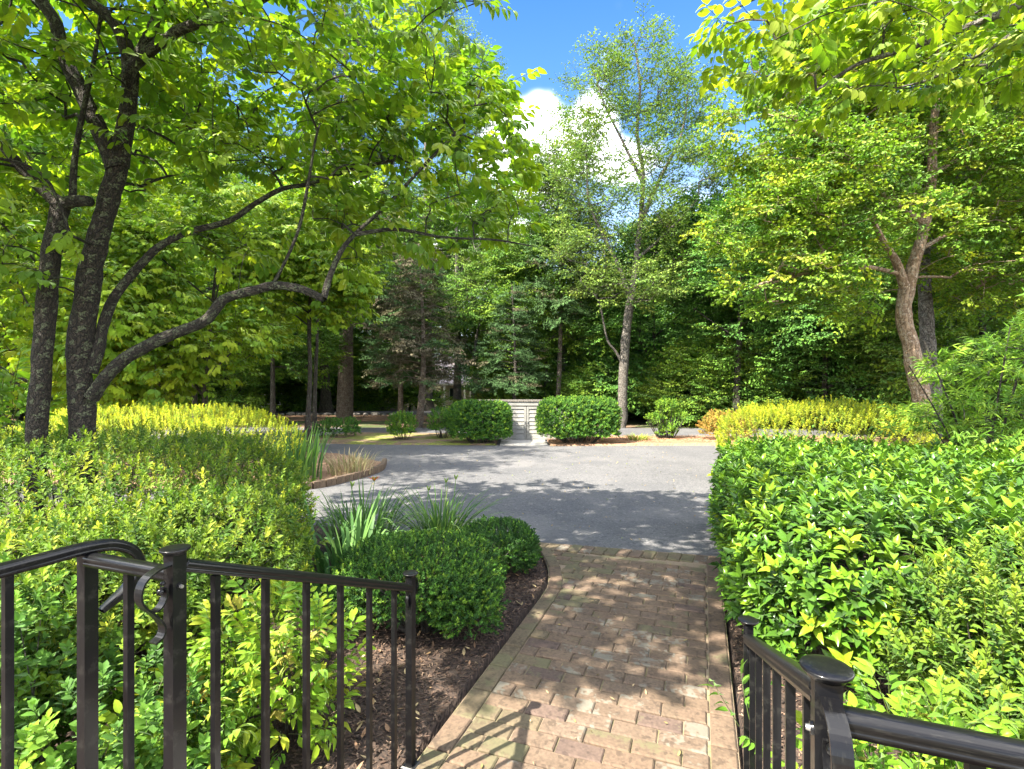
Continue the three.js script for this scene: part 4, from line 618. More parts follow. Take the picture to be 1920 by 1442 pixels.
shrub('clipped_hedge', 'yellow-topped clipped hedge on the island bed behind the azalea', 'hedge', { seed: 306, base: G(-5.6, 8.9), sp: SP.yellow, up: 0.8, out: 0.6, wild: 0.6, stemShare: 0.01, scale: 1.15,
  shells: [{ c: V(-5.9, 0.64, -8.7), r: [2.2, 0.64, 1.5], k: 2.4, n: 4200, depth: 0.12, lump: 0.1, lumpF: 1.5 }] });
// strappy clumps: every blade is a leaf of its own
function blades(name, label, category, o) {
  const rng = rngOf(o.seed), g = thing(name, label, category, o.base);
  for (let k = 0; k < o.n; k++) {
    const a = rng() * 6.28, f = Math.sqrt(rng()), h = o.h * (0.6 + 0.5 * rng()), reach = o.reach * (0.25 + rng()) * (0.4 + f), x0 = Math.cos(a) * f * o.spread, z0 = Math.sin(a) * f * o.spread, b = new Buf(), w = o.w * (0.7 + 0.5 * rng()), aa = a + (rng() - 0.5) * 1.2, cx = Math.cos(aa), cz = Math.sin(aa), rows = 7; let prev = null; const fold = rng() * (o.flop ?? 0.5), tw = (rng() - 0.5) * 0.6;
    for (let i = 0; i <= rows; i++) { const t = i / rows, y = h * (t - fold * Math.pow(t, 4) * 0.9), r = reach * Math.pow(t, 1.8), ww = w / 2 * Math.sqrt(Math.max(0, 1 - Math.pow(t, 3))) * (i === rows ? 0 : 1), sx = -cz * Math.cos(tw * t) + cx * Math.sin(tw * t), sz = cx * Math.cos(tw * t) + cz * Math.sin(tw * t), c = 0.8 + 0.3 * ((k * 37 % 11) / 11), X = x0 + cx * r, Z = z0 + cz * r; const row = [b.v(X - sx * ww, y + ww * 0.3, Z - sz * ww, 0.1, t, [c, c, c]), b.v(X, y, Z, 0.5, t, [c, c, c]), b.v(X + sx * ww, y + ww * 0.3, Z + sz * ww, 0.9, t, [c, c, c])]; if (prev) { b.q(prev[0], row[0], row[1], prev[1]); b.q(prev[1], row[1], row[2], prev[2]); } prev = row; }
    mesh('leaf', b.build(), o.mats[pick(rng, o.share ?? o.mats.map(() => 1))], g);
  }
  return g;
}
const bladeMat = (r, gC, bC) => leafMat({ color: new THREE.Color().setRGB(r, gC, bC), transmission: 0.3, clearcoat: 0.3 });
const IRIS = [bladeMat(0.085, 0.20, 0.045), bladeMat(0.065, 0.165, 0.035), bladeMat(0.115, 0.24, 0.05)], LILY = [bladeMat(0.07, 0.17, 0.03), bladeMat(0.10, 0.22, 0.03), bladeMat(0.05, 0.125, 0.03), bladeMat(0.17, 0.27, 0.04)], DRY = [bladeMat(0.42, 0.34, 0.18), bladeMat(0.5, 0.43, 0.25), bladeMat(0.33, 0.25, 0.13), bladeMat(0.25, 0.3, 0.1)];
blades('iris_clump', 'broad grey-green iris blades behind the large boxwood', 'iris', { seed: 311, base: G(-1.35, 4.35, 0.01), n: 90, h: 0.72, reach: 0.32, spread: 0.38, w: 0.036, flop: 0.7, mats: IRIS });
blades('iris_clump', 'iris blades leaning out beside the azalea and railing', 'iris', { seed: 312, base: G(-1.35, 3.75, 0.01), n: 34, h: 0.55, reach: 0.3, spread: 0.22, w: 0.036, flop: 0.8, mats: IRIS });
const lily = blades('daylily_clump', 'arching fine-leaved daylily tuft with buds above the small boxwood', 'daylily', { seed: 313, base: G(-0.72, 5.15, 0.01), n: 210, h: 0.68, reach: 0.42, spread: 0.16, w: 0.016, flop: 0.65, mats: LILY });
const lilyB = blades('daylily_clump', 'dark daylily tuft with one orange flower among the irises', 'daylily', { seed: 314, base: G(-1.5, 5.15, 0.01), n: 230, h: 0.72, reach: 0.4, spread: 0.3, w: 0.016, flop: 0.7, mats: LILY.slice(0, 3) });
{
  const stalk = (root, x, z, h, flower, rng) => { const b = new Buf().tube(curve([V(x, 0, z), V(x + 0.02, h * 0.6, z + 0.02), V(x + 0.05, h, z + 0.03)], 8), (t) => 0.004 * (1 - 0.3 * t), 5); mesh('stalk', b.build(), LILY[1], root); const top = V(x + 0.05, h, z + 0.03);
    for (let k = 0; k < 4; k++) { const bud = new Buf().tube([0, 0.3, 0.7, 1].map((t) => top.clone().add(V(Math.cos(k * 1.9) * 0.022 * t, 0.05 * t, Math.sin(k * 1.9) * 0.022 * t))), [0.003, 0.007, 0.0065, 0.001], 5); mesh('bud', bud.build(), LILY[3], root); }
    if (flower) { const om = leafMat({ color: new THREE.Color().setRGB(0.62, 0.13, 0.02), transmission: 0.35 }), pg = leafBuf({ len: 0.075, wid: 0.028, rows: 5, fold: 0.3, curl: 0.45 }).build(); for (let k = 0; k < 6; k++) { const a = k * Math.PI / 3, m = mesh('petal', pg, om, root); const mm = frame(top.clone(), V(Math.cos(a), 1.5, Math.sin(a)), V(-Math.cos(a), 0.6, -Math.sin(a))); mm.decompose(m.position, m.quaternion, m.scale); } } };
  stalk(lilyB, 0.1, 0.05, 0.74, true); stalk(lilyB, -0.1, 0.1, 0.7, false); stalk(lily, 0.12, 0.06, 0.76, false); stalk(lily, -0.14, 0.1, 0.66, false); stalk(lily, 0.02, 0.02, 0.72, false);
}
blades('iris_clump', 'tall upright iris clump at the end of the yellow hedge', 'iris', { seed: 315, base: G(-3.85, 9.1, 0.03), n: 150, h: 1.0, reach: 0.25, spread: 0.5, w: 0.03, flop: 0.2, mats: [bladeMat(0.08, 0.19, 0.035), bladeMat(0.12, 0.25, 0.035), bladeMat(0.06, 0.15, 0.04)] });
blades('dried_flower_clump', 'straw-coloured dried flower stalks at the corner of the island bed', 'dry plants', { seed: 316, base: G(-3.05, 9.75, 0.03), n: 240, h: 0.48, reach: 0.22, spread: 0.42, w: 0.012, flop: 0.5, mats: DRY });
shrub('seedling', 'small leafy seedling standing behind the dark boxwood', 'plant', { seed: 317, base: G(-0.35, 5.42), sp: SP.azaleaBig, up: 1, shells: [{ c: V(-0.35, 0.2, -5.42), r: [0.05, 0.14, 0.05], k: 2, n: 6, depth: 0.02, lump: 0 }], stemShare: 1, stemR: 0.003 });
shrub('rhododendron', 'upright broad-leaved evergreen shoots at the far left by the trunks', 'shrub', { seed: 318, base: G(-4.75, 4.75), sp: SP.nandina, scale: 2.3, up: 1.1, out: 0.6, wild: 0.7, mix: [1, 0], tone: [3, 2, 4, 0, 0], stemShare: 0.3, stemR: 0.008, shells: [{ c: V(-4.75, 1.2, -4.75), r: [0.42, 0.55, 0.42], k: 2, n: 60, depth: 0.2, lump: 0.05 }] });

// ---------------------------------------------------------------- near garden, right
const hedgeTurn = Math.atan2(0.345, 0.9386) * -1;
shrub('gardenia_hedge', 'deep glossy green gardenia hedge along the right side of the path', 'hedge', { seed: 321, base: V(3.85, 0, -4.25), sp: SP.gardenia, mix: [4, 3, 3], up: 0.75, out: 0.6, wild: 0.75, scale: 1.0, stemShare: 0.07, stemR: 0.006, foot: 0.9, singles: 296, wood: M.barkGrey, tone: [4, 3, 3, 2, 1],
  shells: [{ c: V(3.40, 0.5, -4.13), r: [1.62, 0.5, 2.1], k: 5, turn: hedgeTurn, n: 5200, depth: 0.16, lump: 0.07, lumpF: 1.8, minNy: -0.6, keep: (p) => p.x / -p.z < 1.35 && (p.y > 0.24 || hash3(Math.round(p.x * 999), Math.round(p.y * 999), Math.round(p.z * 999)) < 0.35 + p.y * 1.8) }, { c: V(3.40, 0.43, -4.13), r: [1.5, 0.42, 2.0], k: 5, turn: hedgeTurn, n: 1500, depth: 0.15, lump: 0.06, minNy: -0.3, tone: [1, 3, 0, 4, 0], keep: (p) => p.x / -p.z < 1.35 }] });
shrub('azalea_bush', 'soft light-green azalea at the frame edge in front of the glossy hedge', 'shrub', { seed: 322, base: G(1.95, 2.05), sp: SP.azalea, scale: 1.1, mix: [3, 2, 4], up: 0.8, out: 0.7, wild: 0.8, singles: 290, stemShare: 0.06, stemR: 0.005, tone: [4, 4, 3, 2, 0.4],
  shells: [{ c: V(2.25, 0.46, -2.12), r: [0.52, 0.46, 0.48], k: 2.3, n: 1500, depth: 0.22, lump: 0.1, lumpF: 3 }, { c: V(1.85, 0.3, -1.8), r: [0.36, 0.3, 0.32], k: 2.2, n: 600, depth: 0.18, lump: 0.08, lumpF: 3 }] });
shrub('nandina_bush', 'lime-green nandina under the right handrail', 'shrub', { seed: 323, base: G(1.15, 1.45), sp: SP.nandina, scale: 0.92, up: 0.6, out: 0.6, wild: 1.2, singles: 280, stemShare: 0.08, stemR: 0.004, foot: 0.6, tone: [5, 2, 5, 0.6, 0.2],
  shells: [{ c: V(1.28, 0.36, -1.5), r: [0.42, 0.34, 0.34], k: 2.1, n: 460, depth: 0.26, lump: 0.1, lumpF: 4 }] });
shrub('nandina_bush', 'small red-tipped nandina sprout poking through the right balusters', 'shrub', { seed: 324, base: G(0.86, 1.72), sp: SP.nandina, scale: 0.95, up: 0.6, out: 0.7, wild: 1, singles: 120, stemShare: 0.5, stemR: 0.003, foot: 0.7, tone: [4, 2, 4, 1, 0.6],
  shells: [{ c: V(0.82, 0.42, -1.7), r: [0.12, 0.28, 0.12], k: 2, n: 9, depth: 0.12, lump: 0.05 }] });
shrub('clipped_hedge', 'sunlit yellow hedge rising behind the glossy hedge', 'hedge', { seed: 325, base: G(5.6, 9.3), sp: SP.yellow, up: 0.9, out: 0.6, wild: 0.6, scale: 1.25, stemShare: 0.01,
  shells: [{ c: V(5.55, 0.68, -9.3), r: [1.75, 0.66, 1.2], k: 2.5, n: 3300, depth: 0.12, lump: 0.12, lumpF: 1.4 }] });
// tall wispy shrub with fingered leaves
{
  const rng = rngOf(330), tg = lobes(rng, 260, [[5.4, 1.55, 5.6, 0.95, 0.75, 0.9], [4.6, 1.2, 5.5, 0.55, 0.4, 0.55, 0.7], [5.9, 2.0, 5.4, 0.75, 0.7, 0.7], [5.4, 1.0, 5.3, 1.0, 0.5, 0.7]], 0.5), b = G(5.1, 5.6);
  const limbs = [[4.3, 1.9, 5.6], [4.7, 2.2, 5.9], [5.2, 2.3, 5.4], [5.7, 2.4, 5.6], [5.9, 1.8, 5.3], [4.3, 1.3, 5.3]].map(([x, y, D], k) => ({ pts: [b.clone().add(V((rng() - 0.5) * 0.2, 0, (rng() - 0.5) * 0.2)), G(lerp(5.1, x, 0.4), lerp(5.6, D, 0.4), y * 0.55), G(x, D, y)], r0: 0.018, r1: 0.005, sides: 6, root: true, step: 0.2 }));
  const t = tree('chaste_tree', 'tall wispy shrub with narrow fingered leaves at the right edge', { seed: 331, base: b, limbs, targets: tg, sp: SP.vitex, bark: M.barkDark, per: 5, lift: 0.25, leafScale: 1.05, singles: 280, centre: G(5.1, 5.6, 1.2), grow: { rTip: 0.0025, sides: 4 } }); t.userData.category = 'shrub';
}

// ---------------------------------------------------------------- across the driveway
const HT = [4, 3, 3, 2, 2];
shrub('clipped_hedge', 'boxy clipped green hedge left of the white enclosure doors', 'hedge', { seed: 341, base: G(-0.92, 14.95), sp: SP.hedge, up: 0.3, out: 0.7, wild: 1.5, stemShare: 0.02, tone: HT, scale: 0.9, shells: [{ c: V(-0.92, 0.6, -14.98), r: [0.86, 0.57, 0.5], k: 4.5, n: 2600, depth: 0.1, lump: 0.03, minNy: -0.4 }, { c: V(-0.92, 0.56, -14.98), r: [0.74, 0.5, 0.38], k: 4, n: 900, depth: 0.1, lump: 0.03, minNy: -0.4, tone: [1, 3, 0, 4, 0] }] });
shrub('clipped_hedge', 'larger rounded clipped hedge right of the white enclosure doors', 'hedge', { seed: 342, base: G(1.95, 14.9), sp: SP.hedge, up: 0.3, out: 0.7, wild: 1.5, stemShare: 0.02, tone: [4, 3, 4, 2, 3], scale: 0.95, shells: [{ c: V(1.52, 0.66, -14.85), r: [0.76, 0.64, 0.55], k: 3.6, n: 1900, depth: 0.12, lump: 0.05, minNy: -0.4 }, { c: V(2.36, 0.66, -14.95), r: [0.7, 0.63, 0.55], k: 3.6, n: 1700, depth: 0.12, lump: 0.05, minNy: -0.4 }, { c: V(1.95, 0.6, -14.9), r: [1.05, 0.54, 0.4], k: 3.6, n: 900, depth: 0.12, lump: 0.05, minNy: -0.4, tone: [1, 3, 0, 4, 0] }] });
shrub('garden_shrub', 'low dark spreading shrub at the foot of the big pine', 'shrub', { seed: 343, base: G(-5.55, 16.6), sp: SP.hedge, up: 0.3, out: 0.8, wild: 0.9, tone: [2, 4, 1, 4, 0], stemShare: 0.03, shells: [{ c: V(-5.55, 0.3, -16.6), r: [0.65, 0.3, 0.5], k: 2.1, n: 450, depth: 0.2, lump: 0.1, lumpF: 3 }] });
shrub('garden_shrub', 'small rounded sage-green shrub on the moss, farther from the hedge', 'shrub', { seed: 344, base: G(-3.35, 15.8), sp: SP.hedge, up: 0.6, out: 0.7, wild: 0.9, tone: [3, 1, 5, 0, 4], stemShare: 0.05, shells: [{ c: V(-3.35, 0.47, -15.8), r: [0.42, 0.37, 0.38], k: 2.1, n: 420, depth: 0.18, lump: 0.12, lumpF: 4 }] });
shrub('garden_shrub', 'small airy shrub on the moss right beside the boxy hedge', 'shrub', { seed: 345, base: G(-2.15, 16.2), sp: SP.hedge, up: 0.7, out: 0.7, wild: 1, tone: [4, 2, 4, 1, 1], stemShare: 0.1, shells: [{ c: V(-2.2, 0.55, -16.2), r: [0.42, 0.42, 0.4], k: 2.1, n: 330, depth: 0.25, lump: 0.12, lumpF: 4 }] });
shrub('garden_shrub', 'spindly yellow-green shrub on the pine straw right of the enclosure', 'shrub', { seed: 346, base: G(4.75, 15.9), sp: SP.hedge, up: 0.8, out: 0.7, wild: 0.9, tone: [1, 0, 3, 0, 6], stemShare: 0.12, stemR: 0.012, shells: [{ c: V(4.75, 1.0, -15.9), r: [0.34, 0.22, 0.3], k: 2, n: 150, depth: 0.15, lump: 0.08 }, { c: V(4.4, 0.65, -15.9), r: [0.28, 0.12, 0.25], k: 2, n: 80, depth: 0.1, lump: 0.06 }, { c: V(5.1, 0.72, -15.9), r: [0.26, 0.13, 0.25], k: 2, n: 80, depth: 0.1, lump: 0.06 }, { c: V(4.75, 0.3, -15.9), r: [0.3, 0.22, 0.28], k: 2, n: 130, depth: 0.15, lump: 0.08 }] });
SP.amber = species(leafMat({ transmission: 0.4 }), [[0.42, 0.30, 0.06], [0.36, 0.28, 0.05], [0.34, 0.34, 0.05], [0.45, 0.26, 0.06], [0.28, 0.3, 0.05]], SP.hedge.sprigs);
shrub('garden_shrub', 'amber-leaved rounded shrub on the pine straw near the yellow hedge', 'shrub', { seed: 347, base: G(6.45, 15.6), sp: SP.amber, up: 0.6, out: 0.7, wild: 0.9, stemShare: 0.04, shells: [{ c: V(6.5, 0.42, -15.6), r: [0.78, 0.42, 0.5], k: 2.2, n: 750, depth: 0.2, lump: 0.12, lumpF: 3 }] });
blades('grass_tuft', 'small low yellow-green grass tuft on the pine straw', 'grass tuft', { seed: 348, base: G(3.75, 15.5, 0.03), n: 140, h: 0.22, reach: 0.2, spread: 0.3, w: 0.02, mats: [bladeMat(0.3, 0.36, 0.03), bladeMat(0.22, 0.3, 0.03)] });
// ---------------------------------------------------------------- the dogwood that frames the view on the left
const seg = (list, D0, D1) => list.map(([x, y], k) => at(x, y, lerp(D0, D1, k / (list.length - 1))));
{
  const A = G(-3.72, 4.5, -0.1);
  const limbs = [
    { pts: [A, ...seg([[155, 776], [150, 665], [172, 499], [200, 388], [222, 310]], 4.5, 4.45)], r0: 0.098, r1: 0.072, flare: 0.25, sides: 20, wob: 0.16, step: 0.1, pow: 1.2 },
    { pts: seg([[222, 310], [244, 161], [238, 94], [216, 44], [155, -10], [100, -120]], 4.45, 4.1), r0: 0.075, r1: 0.035, sides: 14, wob: 0.14, step: 0.1 },
    { pts: seg([[218, 318], [183, 238], [150, 166], [116, 94], [105, 44], [72, -10], [40, -130]], 4.43, 4.3), r0: 0.075, r1: 0.038, sides: 14, wob: 0.14, step: 0.1 },
    { pts: seg([[172, 745], [205, 700], [238, 671], [310, 632], [388, 599], [421, 560], [471, 546], [516, 535], [560, 541], [607, 560]], 4.45, 4.2), r0: 0.058, r1: 0.03, sides: 12, wob: 0.15, step: 0.08 },
    { pts: seg([[607, 560], [618, 520], [640, 470], [665, 440], [730, 380], [800, 305], [870, 235]], 4.2, 4.6), r0: 0.03, r1: 0.008, sides: 9, step: 0.08, wob: 0.12 },
    { pts: seg([[170, 700], [186, 650], [194, 610], [216, 555], [261, 499], [294, 466], [344, 438], [433, 413], [477, 383], [527, 355], [582, 344], [660, 318], [740, 300]], 4.5, 4.9), r0: 0.052, r1: 0.012, sides: 11, wob: 0.15, step: 0.08 },
    { pts: seg([[665, 440], [740, 430], [830, 445], [930, 450], [1000, 462]], 4.3, 4.8), r0: 0.02, r1: 0.006, sides: 7, step: 0.1 },
    { pts: seg([[240, 130], [330, 60], [450, 20], [560, -40], [680, -90]], 4.3, 3.4), r0: 0.05, r1: 0.015, sides: 9, step: 0.1 },
    { pts: seg([[510, 537], [535, 490], [560, 430], [575, 360], [590, 270]], 4.25, 4.0), r0: 0.016, r1: 0.006, sides: 7, step: 0.1 },
    { pts: seg([[236, 150], [290, 40], [330, -100], [420, -260]], 4.3, 4.0), r0: 0.05, r1: 0.02, sides: 9, step: 0.12 },
    { pts: [at(330, -100, 4.2), G(-2.5, 3.0, 4.7), G(-2.0, 2.0, 4.6), G(-1.4, 1.6, 4.6)], r0: 0.04, r1: 0.012, sides: 8, step: 0.12 }];
  const rng = rngOf(401), L = [
    [-0.95, 3.75, 5.0, 1.1, 0.8, 1.0, 2.0], [-0.75, 4.35, 5.2, 0.8, 0.5, 0.8, 2.0], [-2.1, 4.4, 4.5, 1.4, 0.75, 1.3, 1.1], [-3.7, 4.45, 4.5, 1.4, 1.0, 1.3, 0.8], [-4.1, 2.95, 4.1, 0.75, 0.5, 0.7, 1], [-0.1, 3.2, 5.1, 0.42, 0.2, 0.45, 2.2], [-1.2, 4.15, 3.3, 1.1, 0.42, 0.9, 1.3], [-3.2, 5.6, 3.6, 2.0, 0.8, 1.8, 0.8], [-1.6, 5.2, 4.4, 1.2, 0.6, 1.2, 0.8], [-2.2, 3.1, 5.0, 1.0, 0.35, 0.8, 0.9], [-1.4, 2.95, 4.6, 0.5, 0.25, 0.5, 1.1], [-4.6, 3.9, 3.4, 0.9, 0.7, 0.9, 0.9], [-2.3, 4.5, 2.0, 1.5, 0.5, 1.1, 2.2], [-1.0, 4.6, 2.4, 0.9, 0.4, 0.9, 1.8], [-3.6, 4.6, 1.2, 1.0, 0.5, 0.8, 0.8], [-2.5, 4.7, 1.2, 1.0, 0.4, 0.75, 2.6], [-4.6, 5.0, 5.6, 1.3, 0.7, 0.9, 1.1], [-3.0, 5.1, 5.8, 1.4, 0.6, 0.8, 1.1]];
  const tg = lobes(rng, 1600, L, 0.42).filter((p) => { const D = -p.z, px = 960 + p.x / D * 970, py = 721 - (p.y - 1.7) / D * 970; return px < 1010 && !(px > 720 && py < 70 && D > 3.9) && !(px > -40 && px < 300 && py > -40 && py < 420 && D < 4.55 && D > 3 && Math.abs(p.x * 91.7 % 1) < 0.72); });
  tree('dogwood_tree', 'spreading dark-barked tree with a long low limb arching over the azalea', { seed: 402, base: A, limbs, targets: tg, sp: SP.dogwood, bark: M.barkDogwood, per: 3, lift: 0.05, jit: 0.14, leafScale: 0.84, singles: 296, centre: G(-2.4, 4.4, 3.6), tone: [4, 4, 3, 3, 1], grow: { rTip: 0.0022, sides: 5, steps: 5, sag: 0.1, wander: 0.09, downPen: 1.4 } });
}
{
  const B = G(-3.98, 4.3, -0.1), rng = rngOf(403);
  const limbs = [{ pts: [B, ...seg([[72, 776], [83, 638], [94, 488], [111, 399], [118, 372]], 4.3, 4.3)], r0: 0.07, r1: 0.066, sides: 16, wob: 0.16, step: 0.1, flare: 0.2 },
    { pts: seg([[115, 385], [66, 344], [22, 294], [-10, 255], [-80, 180]], 4.3, 4.0), r0: 0.055, r1: 0.025, sides: 12, wob: 0.15, step: 0.1 },
    { pts: seg([[112, 385], [140, 378], [168, 377]], 4.3, 4.25), r0: 0.058, r1: 0.042, sides: 12, wob: 0.2, step: 0.06 },
    { pts: seg([[136, 378], [139, 310], [150, 238], [175, 120], [190, 20]], 4.3, 4.3), r0: 0.03, r1: 0.012, sides: 8, step: 0.1 }];
  tree('dogwood_tree', 'slimmer dark trunk with a cut stub at the far left edge', { seed: 404, base: B, limbs, targets: lobes(rng, 190, [[-4.6, 3.9, 4.1, 1.0, 0.6, 0.9], [-3.7, 4.7, 4.4, 0.9, 0.6, 0.8], [-5.2, 3.1, 3.9, 0.8, 0.5, 0.7]], 0.45), sp: SP.dogwood, bark: M.barkDogwood, per: 3, jit: 0.12, singles: 160, grow: { rTip: 0.0028, sides: 4, steps: 5, sag: 0.1 }, centre: G(-4.2, 4.2, 3.2) });
}
// dogwood bough reaching in from the right
{
  const b = G(6.6, 3.2, -0.1), rng = rngOf(405), limbs = [{ pts: [b, G(6.5, 3.2, 1.6), G(6.1, 3.4, 3.2), G(5.7, 3.6, 4.4)], r0: 0.15, r1: 0.09, sides: 12, flare: 0.3 }, { pts: [G(5.9, 3.5, 3.8), ...seg([[1985, -35], [1920, 5], [1820, 48], [1700, 92], [1610, 120], [1530, 170]], 3.9, 4.0)], r0: 0.05, r1: 0.01, sides: 9, step: 0.1, wob: 0.1 }, { pts: [G(5.8, 3.5, 4.2), ...seg([[1900, -120], [1700, -90], [1500, -40], [1370, 20]], 3.7, 3.9)], r0: 0.045, r1: 0.008, sides: 8, step: 0.1 }, { pts: [G(6.0, 3.4, 3.5), ...seg([[1960, 40], [1850, 95], [1740, 150], [1680, 165]], 4.1, 4.4)], r0: 0.03, r1: 0.006, sides: 7, step: 0.1 }];
  tree('dogwood_tree', 'pale-limbed bough of hanging leaves entering at the top right corner', { seed: 406, base: b, limbs, targets: lobes(rng, 300, [[2.9, 4.2, 3.9, 1.1, 0.25, 0.7], [2.2, 4.4, 3.9, 0.65, 0.33, 0.5], [3.8, 4.5, 3.8, 1.1, 0.4, 0.8], [5.2, 4.7, 3.6, 1.2, 0.7, 1], [1.85, 4.35, 4.0, 0.25, 0.3, 0.25, 1.5]], 0.45), sp: SP.dogwood, bark: M.barkGrey, per: 3, jit: 0.1, singles: 280, tone: [3, 2, 4, 1, 4], leafScale: 0.95, centre: G(5, 3.6, 3.6), grow: { rTip: 0.0028, sides: 4, steps: 5, sag: 0.06 } });
}
// tan-barked tree on the right, its crown lit from the left
{
  const b = G(7.55, 9.5, -0.1), rng = rngOf(411), D = 9.5;
  const limbs = [{ pts: [b, ...seg([[1728, 745], [1716, 700], [1706, 640], [1694, 590], [1700, 540]], D, D)], r0: 0.155, r1: 0.125, sides: 14, flare: 0.3, wob: 0.12 }, { pts: seg([[1700, 545], [1712, 500], [1730, 440], [1745, 360], [1750, 250], [1757, 170], [1762, 90], [1765, 0]], D, D - 0.2), r0: 0.115, r1: 0.04, sides: 12, wob: 0.1 }, { pts: seg([[1698, 545], [1680, 490], [1662, 462], [1630, 400], [1600, 350]], D, D - 0.6), r0: 0.09, r1: 0.025, sides: 9 }, { pts: seg([[1735, 420], [1640, 350], [1560, 270], [1480, 220], [1400, 195]], D - 0.2, 8.2), r0: 0.05, r1: 0.012, sides: 8 }, { pts: seg([[1745, 330], [1820, 280], [1900, 200]], D, D + 0.5), r0: 0.05, r1: 0.015, sides: 8 }, { pts: seg([[1720, 470], [1820, 420], [1930, 400]], D, D + 0.3), r0: 0.045, r1: 0.012, sides: 8 }, { pts: seg([[1710, 520], [1620, 500], [1520, 510], [1420, 540]], D, 8.6), r0: 0.04, r1: 0.01, sides: 7 }];
  const L = [[4.1, 5.9, 8.6, 0.95, 0.5, 0.9, 1.2], [5.2, 5.1, 8.6, 1.2, 0.6, 1, 1.2], [4.4, 4.3, 8.5, 1.1, 0.5, 1, 1.3], [6.0, 4.2, 8.7, 1.5, 0.6, 1.2, 1.1], [4.9, 3.4, 8.6, 1.2, 0.4, 1, 1.2], [6.5, 5.9, 9.2, 1.5, 0.8, 1.4], [8.6, 5.6, 9.6, 1.6, 1.0, 1.5], [8.9, 4.2, 9.6, 1.5, 0.7, 1.3], [7.4, 7.2, 9.4, 1.8, 0.9, 1.6], [5.6, 6.9, 9.0, 1.2, 0.6, 1.1], [6.2, 3.3, 8.9, 1.0, 0.4, 1.0], [9.6, 3.4, 9.8, 1.1, 0.5, 1.0], [5.0, 7.4, 9.0, 1.0, 0.5, 0.9], [7.0, 8.4, 9.6, 1.8, 0.7, 1.5]];
  tree('maple_tree', 'tan-barked forked tree with a broad yellow-green crown on the right', { seed: 412, base: b, limbs, targets: lobes(rng, 1600, L, 0.42).filter((p) => { const D = -p.z, px = 960 + p.x / D * 970, py = 721 - (p.y - 1.7) / D * 970, tx = py > 545 ? 1705 : lerp(1758, 1705, clamp((py - 170) / 375)); return !(D < 10 && Math.abs(px - tx) < (py > 430 ? 62 : 44) && py > 110 && (py > 430 || p.x * 77 % 1 < 0.88)) && !(py > 590 && px > 1560); }), sp: SP.maple, bark: M.barkTan, per: 3, jit: 0.3, lift: 0.05, leafScale: 1.0, centre: G(7.4, 9.5, 4.6), tone: [4, 4, 3, 3, 2], grow: { rTip: 0.0035, sides: 4, steps: 4, sag: 0.05 } });
}
// pale trunk just behind it
{
  const b = G(8.55, 10.6, -0.1), rng = rngOf(413), limbs = [{ pts: [b, ...seg([[1748, 745], [1742, 690], [1738, 610], [1733, 520], [1735, 420], [1742, 300], [1750, 100]], 10.6, 10.6)], r0: 0.19, r1: 0.07, sides: 12, flare: 0.3 }, { pts: [at(1736, 400, 10.6), at(1830, 300, 10.9), at(1930, 240, 11.2)], r0: 0.06, r1: 0.02, sides: 8 }, { pts: [at(1742, 300, 10.6), at(1640, 200, 10.9), at(1560, 120, 11.2)], r0: 0.06, r1: 0.02, sides: 8 }];
  tree('maple_tree', 'pale grey straight trunk standing just behind the tan forked tree', { seed: 414, base: b, limbs, targets: lobes(rng, 320, [[8.2, 8.0, 11, 2.4, 1.3, 2], [10.2, 6.8, 11.2, 1.8, 1.2, 1.6], [6.9, 6.6, 11, 1.6, 0.9, 1.4], [10.8, 4.8, 11.2, 1.6, 0.9, 1.5]], 0.45), sp: SP.maple, bark: M.barkGrey, per: 4, jit: 0.4, leafScale: 1.2, tone: [2, 4, 1, 4, 0.5], centre: G(8.5, 10.6, 5), grow: { rTip: 0.004, sides: 3, steps: 4 } });
}
